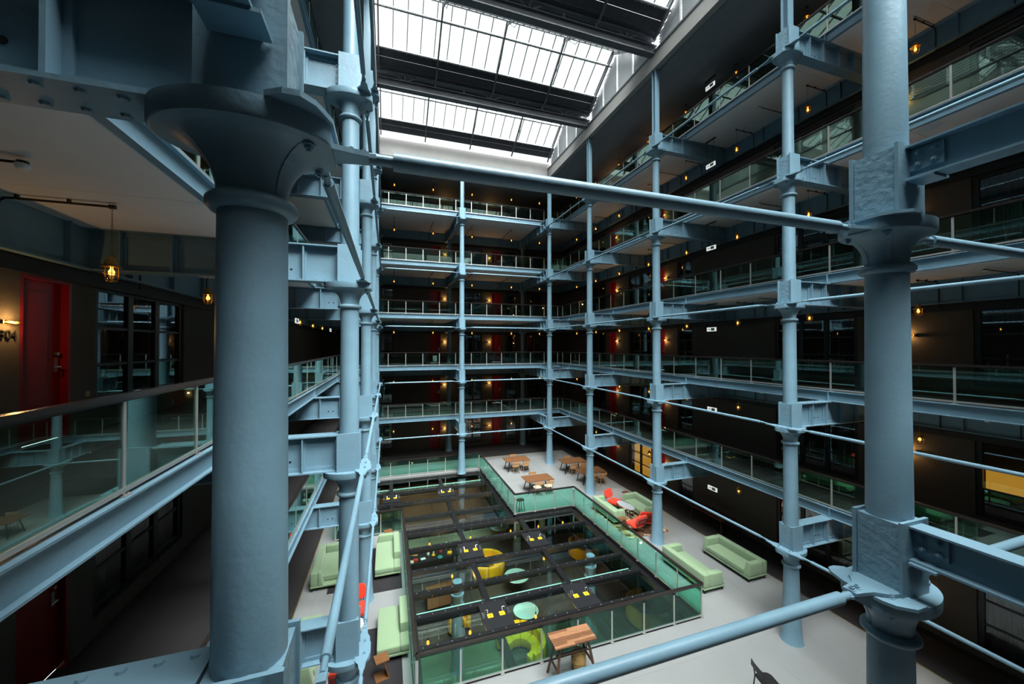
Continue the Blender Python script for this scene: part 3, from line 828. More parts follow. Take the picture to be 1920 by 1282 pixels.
# ------------------------------------------------------------------ TIE RODS
rod_c = {}
def tie_rod(p, ang, L, r, lab):
    key = (round(L, 2), r)
    if key not in rod_c:
        a = 0.74
        rod_c[key] = (MB().cyl((a, 0, 0), (L - a, 0, 0), r, n=16).mesh('rod', 'steel_paint'),
                      MB().cyl((a - 0.14, 0, 0), (a, 0, 0), r * 0.62, n=10).box(a - 0.22, a - 0.10, -r * 0.8, r * 0.8, -0.012, 0.012).mesh('fork_end', 'steel_paint'))
    o = thing('tie_rod', lab, 'tie rod', p, ang, 'horizontal tie rods')
    rm, fm = rod_c[key]
    inst('rod', rm, o)
    inst('fork_end', fm, o)
    inst('fork_end', fm, o, (L, 0, 0), PI)
    return o
SEG = ['first span from the front', 'second span from the front', 'third span from the front', 'span before the back gallery']
for k in range(1, 6):
    z = CAP[k] + 0.035
    for i in range(4):
        L = YS[i + 1] - YS[i]
        tie_rod((XR - 0.27, YS[i], z), PI / 2, L, 0.042, 'tie rod along the right columns at the %s, %s' % (LEVN[k], SEG[i]))
        tie_rod((XL + 0.27, YS[i], z), PI / 2, L, 0.042, 'tie rod along the left columns at the %s, %s' % (LEVN[k], SEG[i]))
    tie_rod((XL, YS[4] - 0.27, z), 0, XM - XL, 0.042, 'tie rod before the back %s, left span' % LEVN[k])
    tie_rod((XM, YS[4] - 0.27, z), 0, XR - XM, 0.042, 'tie rod before the back %s, right span' % LEVN[k])
    tie_rod((XL, YS[0], CAP[k] + CROSS_DZ[k]), 0, XM - XL, 0.055, 'thick tie rod across the foreground at the %s' % LEVN[k])
    tie_rod((XM, YS[0], CAP[k] + CROSS_DZ[k]), 0, XR - XM, 0.055, 'thick tie rod right of the foreground right column, %s' % LEVN[k])

# ------------------------------------------------------------------ GLASS RAILINGS
pane_c = {}
post_m = MB().box(-0.022, 0.022, -0.012, 0.012, 0.0, 0.90).mesh('post', 'steel_satin')
foot_m = MB().box(-0.05, 0.05, -0.05, 0.05, -0.012, 0.0).cyl((-0.03, -0.03, 0), (-0.03, -0.03, 0.014), 0.01, n=6).cyl((0.03, -0.03, 0), (0.03, -0.03, 0.014), 0.01, n=6).mesh('foot_plate', 'steel_satin')
def railing(p0, p1, z, lab, stops, mat_g='glass_rail', grp='glass gallery railings', hb=0.035, name='glass_railing', H=0.93):
    p0 = Vector((*p0, 0)); p1 = Vector((*p1, 0)); L = (p1 - p0).length
    ang = math.atan2(p1.y - p0.y, p1.x - p0.x)
    o = thing(name, lab, 'railing', (p0.x, p0.y, z), ang, grp)
    MB().box(0, L, -hb, hb, H - 0.03, H + 0.02).build('handrail', 'handrail_dark', o)
    MB().box(0, L, -0.016, 0.016, H - 0.055, H - 0.03).build('top_channel', 'handrail_dark', o)
    MB().box(0, L, -0.02, 0.02, 0.035, 0.075).build('bottom_rail', 'steel_satin', o)
    stops = [s for s in stops if 0.03 <= s <= L - 0.03]
    for s in stops:
        inst('post', post_m, o, (s, 0, 0)); inst('foot_plate', foot_m, o, (s, 0, 0.012))
    allp = [0.0] + stops + [L]
    for a, b in zip(allp[:-1], allp[1:]):
        if b - a < 0.15: continue
        key = (round(b - a, 3), mat_g, H)
        if key not in pane_c:
            pane_c[key] = MB().box(0.028, b - a - 0.028, -0.005, 0.005, 0.075, H - 0.055).mesh('pane', mat_g)
        inst('pane', pane_c[key], o, (a, 0, 0))
    return o
for k in range(1, 6):
    z = CAP[k] + GD + 0.307
    railing((XER, YWF + 0.1), (XER, YEB), z, 'glass railing with dark handrail along the right %s' % LEVN[k], [5.27 - YWF - 0.1 + 1.334 * i for i in range(-10, 17)])
    railing((XEL, YWF + 0.1), (XEL, YEB), z, 'glass railing with dark handrail along the left %s' % LEVN[k], [4.46 - YWF - 0.1 + 1.40 * i for i in range(-9, 17)])
    railing((XEL, YEB), (XER, YEB), z, 'glass railing with dark handrail along the back %s' % LEVN[k], [0.03 - XEL + 1.155 * i for i in range(-2, 13)])
# balustrade round the glazed pit
nmP = ['front', 'right', 'inner cross piece on the right', 'rear right', 'back', 'rear left', 'inner cross piece on the left', 'left']
for i in range(8):
    a, b = PIT[i], PIT[(i + 1) % 8]
    L = math.hypot(b[0] - a[0], b[1] - a[1]); n = max(2, round(L / 1.15))
    if i == 2: n = 3
    railing(a, b, 0.012, 'teal glass balustrade round the glazed pit, %s side' % nmP[i], [0.035] + [L * j / n for j in range(1, n)] + [L - 0.035], 'glass_pit', 'balustrade of the glazed pit', 0.05, 'pit_balustrade', 1.04)

# ------------------------------------------------------------------ GLAZED ROOF LIGHT OVER THE LOWER ROOM
def rooflight(lab, xs, ys, boxes):
    o = thing('pit_rooflight', lab, 'rooflight', (0, 0, -0.16), 0, 'black framed glass over the pit')
    for i, y in enumerate(ys):
        w = 0.11 if i % 2 == 0 else 0.07
        MB().box(xs[0], xs[-1], y - w, y + w, -0.16, 0.06).build('frame_bar', 'frame_black', o)
        n = int((xs[-1] - xs[0]) / 0.42); bm = MB()
        for j in range(n): bm.rivet((xs[0] + 0.2 + j * 0.42, y, 0.06), (0, 0, 1), 0.018)
        bm.build('frame_screws', 'steel_satin', o)['kind'] = 'stuff'
    for i, x in enumerate(xs):
        MB().box(x - 0.10, x + 0.10, ys[0], ys[-1], -0.15, 0.03).build('frame_bar', 'frame_black', o)
    for a, b in zip(xs[:-1], xs[1:]):
        for c, d in zip(ys[:-1], ys[1:]):
            MB().box(a + 0.08, b - 0.08, c + 0.06, d - 0.06, -0.02, 0.0).build('pane', 'glass_floor', o)
    for (x, y) in boxes:
        h = MB().box(x - 0.46, x + 0.46, y - 0.62, y + 0.62, 0.0, 0.07).build('hatch_plate', 'hatch_black', o)
        for s in (-1, 1):
            MB().box(x + s * 0.2 - 0.09, x + s * 0.2 + 0.09, y - 0.12, y + 0.06, 0.07, 0.078).build('warning_label', 'label_yellow', h)
            MB().prism([(x + s * 0.2 - 0.03, y - 0.06, 0.079), (x + s * 0.2 + 0.03, y - 0.06, 0.079), (x + s * 0.2, y + 0.0, 0.079)], (0, 0, 0.002)).build('warning_mark', 'ink_black', h)
            MB().tube([(x + s * 0.25, y + 0.10, 0.08), (x + s * 0.25, y + 0.16, 0.15), (x + s * 0.33, y + 0.16, 0.15), (x + s * 0.33, y + 0.08, 0.08)], 0.012, 6).build('latch', 'steel_bright', h)
            MB().box(x + s * 0.42 - 0.04, x + s * 0.42 + 0.04, y - 0.05, y + 0.12, 0.07, 0.12).build('hinge', 'steel_bright', h)
    return o
rooflight('black framed glass roof light filling the near part of the pit', [0.80, 3.30, 6.42, 9.45], [9.72, 11.25, 12.58, 13.78, 15.15, 16.85, 18.22], [(3.40, 15.98), (6.40, 15.98), (3.38, 11.92), (6.48, 11.92)])
rooflight('black framed glass roof light filling the rear part of the pit', [-2.08, 0.24, 3.28, 6.08], [18.48, 19.95, 21.95, 23.60, 25.80], [(0.24, 22.78), (3.35, 22.78)])
k = MB()
for i in range(8):
    a, b = PIT[i], PIT[(i + 1) % 8]
    k.box(min(a[0], b[0]) - 0.02, max(a[0], b[0]) + 0.02, min(a[1], b[1]) - 0.02, max(a[1], b[1]) + 0.02, -0.34, 0.011)
trim(k, 'frame_black')
trim(MB().box(-2.18, 6.18, 25.90, 26.18, -0.30, 0.013), 'stone_floor')
#__PART2__
# ------------------------------------------------------------------ CAGED PENDANT LAMPS
def lamp_meshes():
    d = {}
    d['cap'] = MB().lathe([(0.012, 0.345), (0.02, 0.34), (0.035, 0.325), (0.06, 0.29), (0.075, 0.25), (0.08, 0.215), (0.108, 0.205), (0.11, 0.195), (0.08, 0.195)], 16).mesh('cap', 'brass_lamp')
    c = MB()
    for i in range(6):
        t = i * PI / 3
        ca, sa = math.cos(t), math.sin(t)
        c.tube([(0.078 * ca, 0.078 * sa, 0.20), (0.078 * ca, 0.078 * sa, 0.07), (0.066 * ca, 0.066 * sa, 0.03), (0.035 * ca, 0.035 * sa, 0.004), (0, 0, 0)], 0.0045, 5)
    for r, z in ((0.08, 0.11), (0.05, 0.012)):
        c.tube([(r * math.cos(a * PI / 8), r * math.sin(a * PI / 8), z) for a in range(16)], 0.0045, 5, True)
    d['cage'] = c.mesh('cage', 'brass_lamp')
    d['globe'] = MB().lathe([(0.058, 0.20), (0.062, 0.12), (0.058, 0.07), (0.045, 0.04), (0.02, 0.022), (0.004, 0.018)], 14).mesh('globe', 'glass_lamp')
    d['bulb'] = MB().lathe([(0.012, 0.195), (0.014, 0.175), (0.030, 0.145), (0.034, 0.125), (0.028, 0.105), (0.012, 0.092), (0.003, 0.09)], 12).mesh('bulb', 'bulb')
    d['hook'] = MB().tube([(0.018 * math.cos(a * PI / 5), 0, 0.362 + 0.018 * math.sin(a * PI / 5)) for a in range(10)], 0.004, 5, True).mesh('hook', 'rosette')
    return d
LM = lamp_meshes(); arm_c = {}
def chain_mesh(z0, z1):
    c = MB(); n = max(2, int((z1 - z0) / 0.045)); st = (z1 - z0) / n
    for i in range(n):
        z = z0 + (i + 0.5) * st; h = st * 0.72
        ax = (1, 0) if i % 2 else (0, 1)
        c.tube([(ax[0] * 0.008 * math.cos(a * PI / 3), ax[1] * 0.008 * math.cos(a * PI / 3), z + h * math.sin(a * PI / 3)) for a in range(6)], 0.0025, 4, True)
    return c.mesh('chain', 'rosette')
def pendant(x, y, z, zc, ang, dw, lab, bracket=True):
    o = thing('pendant_lamp', lab, 'lamp', (x, y, z), ang, 'caged brass pendant lamps')
    for n in ('cap', 'cage', 'globe', 'bulb', 'hook'): inst(n, LM[n], o)
    key = (round(zc - z, 2), round(dw, 2), bracket)
    if key not in arm_c:
        h = zc - z
        hh = h - 0.07
        if bracket:
            a = MB().tube([(dw - 0.14, 0, hh - 0.72), (dw - 0.14, 0, hh - 0.10), (dw - 0.155, 0, hh - 0.04), (dw - 0.20, 0, hh - 0.005), (dw - 0.26, 0, hh), (0, 0, hh)], 0.016, 8)
            a.cyl((0.03, 0, hh), (-0.035, 0, hh), 0.03, n=10).cyl((dw - 0.14, 0, hh - 0.75), (dw - 0.14, 0, hh - 0.71), 0.03, n=10)
            for s in (0.35, 0.75): a.box(dw * s - 0.012, dw * s + 0.012, -0.022, 0.022, hh - 0.01, h - 0.02)
        else:
            a = MB().cyl((0, 0, h - 0.03), (0, 0, h), 0.05, n=12)
            hh = h - 0.03
        arm_c[key] = (a.mesh('bracket_arm' if bracket else 'ceiling_rose', 'pipe_black'), chain_mesh(0.378, hh))
    am, cm = arm_c[key]
    inst('bracket_arm' if bracket else 'ceiling_rose', am, o)
    inst('chain', cm, o)
    pt_light(o, (0, 0, 0.12), LAMP_W, 0.03)
LAMP_W = 5.5
PLAMP = [3.62 + 2.90 * i for i in range(9)]
for k in range(6):
    z = (CAP[k + 1] - 0.37) if k < 5 else 20.27
    zc = SOF[k + 1] if k < 5 else TOPZ
    for i, y in enumerate(PLAMP):
        if abs(y - 26.82) < 0.3 and False: continue
        pendant(14.28, y, z, zc, 0, XWR - 14.28, 'caged pendant lamp over the right %s, %s from the front' % (LEVN[k], ORD[i]), k < 5)
    for i, x in enumerate((0.42, 3.22, 6.20, 9.42, 11.85)):
        pendant(x, 28.7, z, zc, PI / 2, YWB - 28.7, 'caged pendant lamp over the back %s, %s from the left' % (LEVN[k], ORD[i].replace('nearest', 'first')), k < 5)
for i, y in enumerate([6.43 + 2.84 * j for j in range(7)]):
    pendant(-3.5, y, CAP[3] - 0.37, SOF[3], PI, -3.5 - XWL, 'caged pendant lamp over the left second gallery, %s from the camera' % ORD[i])

# ------------------------------------------------------------------ WALL LAMPS WITH TUBE BULBS
wl = dict(
    base=MB().cyl((0, 0, 0), (0, -0.03, 0), 0.055, n=16).cyl((0, -0.03, 0), (0, -0.06, 0), 0.032, n=12).mesh('base', 'pipe_black'),
    socket=MB().cyl((0.0, -0.06, 0), (0.075, -0.06, 0), 0.024, n=12).lathe([(0.026, -0.026), (0.026, 0.026)], 10, (0, -0.06, 0)).mesh('socket', 'brass_lamp'),
    globe=MB().tube([(0.07, -0.06, 0), (0.10, -0.06, 0), (0.17, -0.06, 0), (0.24, -0.06, 0)], 0.026, 10).mesh('globe', 'glass_lamp'),
    filament=MB().tube([(0.085, -0.06, 0), (0.11, -0.06, 0.004), (0.20, -0.06, -0.004), (0.225, -0.06, 0)], 0.016, 8).mesh('filament', 'bulb'))
def wall_lamp(x, y, z, ang, lab, flip=1):
    o = thing('wall_lamp', lab, 'wall lamp', (x, y, z), ang, 'wall lamps beside the doors')
    for n in ('base', 'socket', 'globe', 'filament'):
        inst(n, wl[n], o, scale=(flip, 1, 1) if flip < 0 else None)
    pt_light(o, (0.15 * flip, -0.10, 0), 13.0, 0.03)
for k in range(6):
    z = FL[k] + 1.75
    for i, x in enumerate((4.43, 8.30)):
        wall_lamp(x - 0.05, YWB, z, 0, 'wall lamp beside the %s red door of the back wall, %s' % (('left', 'right')[i], LEVN[k]))
    for i, y in enumerate((7.10, 17.88, 22.80)):
        wall_lamp(XWR, y, z, -PI / 2, 'wall lamp beside the %s red door of the right wall, %s' % (('nearest', 'middle', 'farthest')[i], LEVN[k]), -1)
wall_lamp(XWL, 6.60, FL[2] + 1.73, PI / 2, 'glowing tube wall lamp above the room number by the near left door')

# room number 304
cu = bpy.data.curves.new('room_number', 'FONT')
cu.body = '304'; cu.size = 0.16; cu.extrude = 0.006; cu.align_x = 'CENTER'
to = bpy.data.objects.new('tmp_text', cu); COL.objects.link(to)
bpy.context.view_layer.update()
me = bpy.data.meshes.new_from_object(to.evaluated_get(bpy.context.evaluated_depsgraph_get()))
bpy.data.objects.remove(to)
me.name = 'room_number'; me.materials.clear(); me.materials.append(MT['ink_black'])
o = inst('room_number', me, None, (XWL + 0.012, 6.77, FL[2] + 1.515), rot=(PI / 2, 0, PI / 2))
tag(o, 'black room number 304 on the wall beside the near left red door', 'sign')

# brass socket plate by the left window
o = MB().box(0, 0.012, 0, 0.085, 0, 0.085).box(0.012, 0.016, 0.015, 0.035, 0.03, 0.055).box(0.012, 0.016, 0.05, 0.07, 0.03, 0.055).build('wall_socket', 'socket_brass', None, loc=(XWL, 8.13, FL[2] + 0.58))
tag(o, 'brass wall socket plate between the near left door and window', 'socket')

# ------------------------------------------------------------------ EXIT SIGNS AND SMOKE DETECTORS
def exit_sign(x, y, z, zc, lab):
    o = thing('exit_sign', lab, 'sign', (x, y, z), 0, 'hanging exit signs')
    MB().box(-0.018, 0.018, -0.25, 0.25, 0, 0.18).build('panel', 'sign_lit', o)
    for s in (-1, 1):
        xx = s * 0.019
        mk = MB()
        x0, x1 = (xx - 0.002, xx) if s < 0 else (xx, xx + 0.002)
        mk.box(x0, x1, -0.17, 0.02, 0.03, 0.15)
        mk.build('pictogram_field', 'sign_green', o)
        f = MB(); xa, xb = (x0 - 0.002, x0) if s < 0 else (x1, x1 + 0.002)
        f.box(xa, xb, -0.115, -0.085, 0.118, 0.142)                      # head
        for p, q in (((-0.10, 0.115), (-0.085, 0.075)), ((-0.085, 0.075), (-0.125, 0.045)), ((-0.085, 0.078), (-0.05, 0.055)), ((-0.05, 0.055), (-0.05, 0.035)), ((-0.10, 0.108), (-0.06, 0.092)), ((-0.10, 0.108), (-0.135, 0.085))):
            f.bar(((xa + xb) / 2, p[0], p[1]), ((xa + xb) / 2, q[0], q[1]), 0.010, 0.002, (1, 0, 0))
        f.box(xa, xb, -0.02, 0.005, 0.035, 0.145)
        f.build('pictogram', 'sign_white', o)
        a = MB()
        a.prism([(x0, 0.06, 0.09), (x0, 0.12, 0.13), (x0, 0.12, 0.10), (x0, 0.20, 0.10), (x0, 0.20, 0.08), (x0, 0.12, 0.08), (x0, 0.12, 0.05)], (0.002, 0, 0)).build('arrow', 'sign_green', o)
    for y_ in (-0.16, 0.16):
        MB().cyl((0, y_, 0.18), (0, y_, zc - z - 0.04), 0.007, n=6).build('hanger', 'pipe_black', o)
    MB().box(-0.03, 0.03, -0.28, 0.28, zc - z - 0.04, zc - z).build('ceiling_bar', 'pipe_black', o)
for k in range(6):
    z = (CAP[k + 1] - 0.56) if k < 5 else 20.42
    exit_sign(13.95, 13.38, z, SOF[k + 1] - 0.02 if k < 5 else TOPZ, 'white exit sign hanging over the right %s' % LEVN[k])
exit_sign(-3.15, 15.5, CAP[3] - 0.40, SOF[3] - 0.02, 'white exit sign hanging in the left second gallery')
exit_sign(-3.15, 24.0, CAP[3] - 0.40, SOF[3] - 0.02, 'far white exit sign in the left second gallery')

sdm = MB().lathe([(0.055, 0.0), (0.058, -0.02), (0.045, -0.045), (0.028, -0.052), (0.01, -0.054)], 18).mesh('sensor', 'plastic_white')
def detector(x, y, zc, ang, dw, lab):
    o = thing('smoke_detector', lab, 'smoke detector', (x, y, zc - 0.075), ang, 'ceiling smoke detectors')
    inst('sensor', sdm, o)
    MB().tube([(dw - 0.14, 0, -0.6), (dw - 0.14, 0, -0.05), (dw - 0.17, 0, 0.0), (dw - 0.24, 0, 0.015), (0, 0, 0.015)], 0.014, 8).cyl((0, 0, 0.0), (0, 0, 0.03), 0.045, n=12).build('conduit', 'pipe_black', o)
detector(-3.5, 5.13, SOF[3] - 0.02, PI, -3.5 - XWL, 'white smoke detector on the ceiling above the near left door')
for k in range(1, 6):
    for i, y in enumerate((5.05, 10.85, 16.65)):
        detector(13.75, y, SOF[k] - 0.02, 0, XWR - 13.75, 'smoke detector on a black pipe under the right %s, %s from the front' % (LEVN[k], ORD[i]))

# ------------------------------------------------------------------ FURNITURE
def sofa(x, y, rz, lab, L=2.15, D=0.92, arms=(1, 1), back=None, z=0.0):
    o = thing('sofa', lab, 'sofa', (x, y, z), rz, 'green upholstered sofas')
    hl, hd = L / 2, D / 2; aw = 0.22; bw = 0.24; sh, bh = 0.40, 0.66
    G = 'fabric_green'
    soften(MB().box(-hl, hl, -hd, hd, 0.13, 0.20).build('base', G, o), 0.015)
    xa = -hl + (aw if arms[0] else 0.0); xb = hl - (aw if arms[1] else 0.0)
    soften(MB().box(xa + 0.004, xb - 0.004, -hd, hd - bw - 0.004, 0.205, sh).build('seat_cushion', G, o), 0.035, 3)
    b0, b1 = back if back else (-hl, hl)
    soften(MB().box(b0, b1, hd - bw, hd, 0.205, bh).build('backrest', G, o), 0.04, 3)
    if b0 > -hl: soften(MB().box(-hl, b0, hd - bw, hd, 0.205, sh).build('platform', G, o), 0.03, 2)
    if b1 < hl: soften(MB().box(b1, hl, hd - bw, hd, 0.205, sh).build('platform', G, o), 0.03, 2)
    for s, a in ((-1, arms[0]), (1, arms[1])):
        if not a: continue
        ya = -hd if a == 1 else -hd + 0.5
        x0, x1 = (-hl, -hl + aw) if s < 0 else (hl - aw, hl)
        soften(MB().add([(x0, ya, 0.205), (x1, ya, 0.205), (x1, hd - bw - 0.003, 0.205), (x0, hd - bw - 0.003, 0.205), (x0, ya + 0.10, bh), (x1, ya + 0.10, bh), (x1, hd - bw - 0.003, bh), (x0, hd - bw - 0.003, bh)],
               [(0, 3, 2, 1), (4, 5, 6, 7), (0, 1, 5, 4), (1, 2, 6, 5), (2, 3, 7, 6), (3, 0, 4, 7)]).build('arm', G, o), 0.035, 3)
    for sx in (-1, 1):
        for sy in (-1, 1):
            MB().box(sx * (hl - 0.06) - 0.015, sx * (hl - 0.06) + 0.015, sy * (hd - 0.06) - 0.015, sy * (hd - 0.06) + 0.015, 0, 0.13).build('leg', 'leg_dark', o)
    return o
sofa(12.97, 11.48, -PI / 2, 'long green sofa facing the pit, nearer the right wall')
sofa(10.93, 11.48, PI / 2, 'long green sofa with its back to the pit balustrade')
sofa(12.50, 16.55, -PI / 2, 'green sofa behind the grey coffee table by the red chairs', 2.05, z=0.012)
sofa(10.72, 16.75, PI / 2, 'green sofa against the pit balustrade beside the patterned rug', 2.0, 0.72, z=0.012)
sofa(0.03, 15.92, -PI / 2, 'green corner sofa left of the pit, beyond the foreground tie rod', 2.25, 0.92, (1, 0), (-1.12, 0.55), 0.012)
sofa(0.17, 11.75, -PI / 2, 'green sofa left of the pit beside the folded timber side table', 1.75, 0.86, (0, 0), (-0.875, 0.35), 0.012)
sofa(-2.10, 15.85, PI / 2, 'green sofa at the left edge of the stone floor, partly behind columns', 2.10, 0.92, (2, 1))
sofa(-2.20, 11.55, PI / 2, 'green sofa low at the left, mostly hidden by the near column', 2.00)

def rrect(w, h, r, n=5):
    pts = []
    for cx, cy, a0 in ((w / 2 - r, h / 2 - r, 0), (-w / 2 + r, h / 2 - r, PI / 2), (-w / 2 + r, -h / 2 + r, PI), (w / 2 - r, -h / 2 + r, 3 * PI / 2)):
        for i in range(n):
            t = a0 + PI / 2 * i / (n - 1)
            pts.append((cx + r * math.cos(t), cy + r * math.sin(t)))
    return pts
def lounge(x, y, rz, lab, z=0.0):
    o = thing('lounge_chair', lab, 'armchair', (x, y, z), rz, 'red lounge chairs')
    seat = MB().prism([(a, b, 0.30) for a, b in rrect(0.64, 0.60, 0.10)], (0, 0, 0.13)).build('seat', 'fabric_red', o)
    soften(seat, 0.03, 3)
    tb = math.radians(18)
    pts = [(a, 0.27 + (b + 0.21) * math.sin(tb), 0.50 + (b + 0.21) * math.cos(tb)) for a, b in rrect(0.62, 0.44, 0.13)]
    soften(MB().prism(pts, (0, 0.10 * math.cos(tb), -0.10 * math.sin(tb))).build('backrest', 'fabric_red', o), 0.03, 3)
    fr = MB()
    for s in (-1, 1):
        fr.tube([(s * 0.24, 0.10, 0.29), (s * 0.24, 0.36, 0.30), (s * 0.24, 0.42, 0.50), (s * 0.24, 0.47, 0.72)], 0.012, 6)
    fr.tube([(-0.24, 0.47, 0.72), (0.24, 0.47, 0.72)], 0.012, 6)
    fr.tube([(-0.24, 0.43, 0.58), (0.24, 0.43, 0.58)], 0.012, 6)
    fr.build('back_frame', 'leg_dark', o)
    for sx in (-1, 1):
        for sy in (-1, 1):
            MB().cyl((sx * 0.22, sy * 0.20, 0.30), (sx * 0.28, sy * 0.27, 0.0), 0.016, 0.011, 8).build('leg', 'leg_dark', o)
    return o
lounge(11.50, 17.42, 0.40, 'red lounge chair facing the camera at the far end of the rug', 0.012)
lounge(10.98, 14.95, PI + 0.15, 'red lounge chair seen from behind, nearest the pit balustrade', 0.012)
lounge(11.72, 15.15, PI - 0.5, 'red lounge chair seen from behind, partly hidden by the column', 0.012)
lounge(-0.92, 12.85, 0.1, 'red lounge chair between the foreground tie rods, left of the pit')
lounge(-0.98, 17.7, 0.2, 'red lounge chair beyond the left corner sofa')
lounge(-0.98, 10.35, PI - 0.1, 'red lounge chair low at the left beside the foreground tie rod')

def dining_chair(x, y, rz, lab, seatm='wood_chair', frame='wood_chair', grp='timber dining chairs'):
    o = thing('dining_chair', lab, 'chair', (x, y, 0), rz, grp)
    soften(MB().prism([(a, b, 0.44) for a, b in rrect(0.44, 0.42, 0.12)], (0, 0, 0.03)).build('seat', seatm, o), 0.01)
    bk = MB(); n = 8; up = []; 
    for i in range(n + 1):
        t = (i / n - 0.5) * 1.5
        up.append((0.25 * math.sin(t) / math.sin(0.75), 0.14 + 0.11 * math.cos(t)))
    for i in range(n):
        a, b = up[i], up[i + 1]
        za0 = 0.66 + 0.03 * abs(i - n / 2) / (n / 2); za1 = 0.80 - 0.03 * abs(i - n / 2) / (n / 2)
        bk.hull8([(a[0], a[1], 0.66), (b[0], b[1], 0.66), (b[0], b[1] + 0.022, 0.66), (a[0], a[1] + 0.022, 0.66)],
                 [(a[0], a[1], 0.80), (b[0], b[1], 0.80), (b[0], b[1] + 0.022, 0.80), (a[0], a[1] + 0.022, 0.80)])
    bk.build('backrest', frame, o)
    for s in (-1, 1):
        MB().tube([(s * 0.22, 0.22, 0.0), (s * 0.19, 0.18, 0.44), (s * 0.18, 0.235, 0.74)], 0.016, 7).build('leg', frame, o)
        MB().cyl((s * 0.18, -0.16, 0.44), (s * 0.21, -0.20, 0.0), 0.017, 0.012, 7).build('leg', frame, o)
    return o
def dining_table(x, y, lab, W=1.72, D=1.10):
    o = thing('dining_table', lab, 'table', (x, y, 0), 0, 'timber dining tables')
    n = 5
    for i in range(n):
        y0 = -D / 2 + D * i / n
        MB().box(-W / 2, W / 2, y0 + 0.002, y0 + D / n - 0.002, 0.71, 0.75).build('plank', 'wood_oak' if i % 2 else 'wood_plank_dark', o)
    MB().box(-W / 2 + 0.2, W / 2 - 0.2, -0.03, 0.03, 0.64, 0.71).build('rail', 'wood_dark', o)
    for s in (-1, 1):
        for t in (-1, 1):
            MB().bar((s * (W / 2 - 0.28), t * 0.30, 0.71), (s * (W / 2 - 0.12), t * 0.42, 0.0), 0.05, 0.05).build('leg', 'leg_dark', o)
    return o
TB = [(8.58, 25.05, 'behind the pit, farthest on the left', 'farthest left table'), (8.56, 21.05, 'nearest the inner corner of the pit balustrade', 'table nearest the pit corner'),
      (12.15, 23.50, 'right of the far corner column', 'table right of the far corner column'), (12.28, 21.30, 'partly hidden behind the right row column', 'table behind the right row column')]
for i, (x, y, l1, l2) in enumerate(TB):
    dining_table(x, y, 'timber dining table %s' % l1)
    dining_chair(x - 0.28, y - 0.66, PI, 'dining chair on the near left side of the %s' % l2, 'seat_cream' if i == 1 else 'wood_chair')
    dining_chair(x + 0.42, y - 0.64, PI + 0.06, 'dining chair on the near right side of the %s' % l2, 'seat_cream' if i == 1 else 'wood_chair')
    dining_chair(x + 0.02, y + 0.66, 0.0, 'dining chair on the far side of the %s' % l2)
dining_chair(8.86, 6.88, PI / 2 - 0.25, 'black shell chair cut off by the lower edge of the view', 'leather_black', 'leather_black', 'black chairs')

# folded timber side tables
def side_table(x, y, rz, lab, m='wood_oak'):
    o = thing('side_table', lab, 'side table', (x, y, 0), rz, 'folded timber side tables')
    MB().box(-0.17, 0.17, -0.16, 0.16, 0.47, 0.50).build('top', m, o)
    MB().hull8([(0.14, -0.15, 0.03), (0.17, -0.15, 0.03), (0.17, 0.15, 0.03), (0.14, 0.15, 0.03)], [(0.02, -0.15, 0.47), (0.05, -0.15, 0.47), (0.05, 0.15, 0.47), (0.02, 0.15, 0.47)]).build('upright', m, o)
    MB().box(-0.17, 0.17, -0.16, 0.16, 0.0, 0.03).build('foot', m, o)
side_table(-0.13, 10.50, 0.25, 'folded timber side table at the foot of the near left sofa')
side_table(12.62, 18.02, 0.1, 'dark reddish side table behind the sofa by the red chairs', 'wood_mahogany')
side_table(10.62, 15.38, 0.0, 'timber side table between the pit balustrade and a red chair')
side_table(0.05, 17.55, 0.3, 'timber side table behind the left corner sofa')

# coffee table with a cloud-shaped grey top
o = thing('coffee_table', 'grey lobed coffee table on pale legs on the patterned rug', 'table', (11.58, 16.55, 0.012), 0)
pts = []
for i in range(40):
    t = 2 * PI * i / 40
    r = 0.42 + 0.12 * math.cos(2 * (t - PI / 2 - 0.2)) + 0.03 * math.cos(4 * t)
    pts.append((r * math.cos(t) * 0.82, r * math.sin(t) * 1.05, 0.47))
MB().prism(pts, (0, 0, 0.03)).build('top', 'table_grey', o)
for a, b in ((0.1, 0.42), (-0.15, 0.2), (0.18, -0.35), (-0.12, -0.42), (0.2, 0.0), (-0.05, -0.15)):
    MB().cyl((a, b, 0.47), (a * 1.4, b * 1.12, 0.0), 0.018, 0.012, 8).build('leg', 'steel_satin', o)
o = thing('round_table', 'pale round table beside the red chair left of the pit', 'table', (-0.95, 12.05, 0), 0)
MB().lathe([(0.30, 0.44), (0.31, 0.45), (0.31, 0.465), (0.30, 0.47)], 24).build('top', 'plastic_white', o)
for i in range(3):
    t = i * 2 * PI / 3
    MB().cyl((0.15 * math.cos(t), 0.15 * math.sin(t), 0.44), (0.24 * math.cos(t), 0.24 * math.sin(t), 0), 0.014, n=8).build('leg', 'leg_dark', o)
# rugs
def rug(x0, x1, y0, y1, lab, m='rug_dark', z=0.0):
    tag(MB().box(x0, x1, y0, y1, z, z + 0.012).build('rug', m), lab, 'rug')
rug(10.30, 12.55, 14.45, 17.85, 'patterned brown rug under the grey coffee table', 'rug_pattern')
rug(-0.80, 0.52, 14.10, 17.20, 'dark rug under the left corner sofa')
rug(-0.78, 0.40, 9.60, 12.35, 'dark rug under the folded timber side table')
rug(-2.0, -1.05, 14.55, 14.95, 'dark floor mat before the sofa at the left edge')

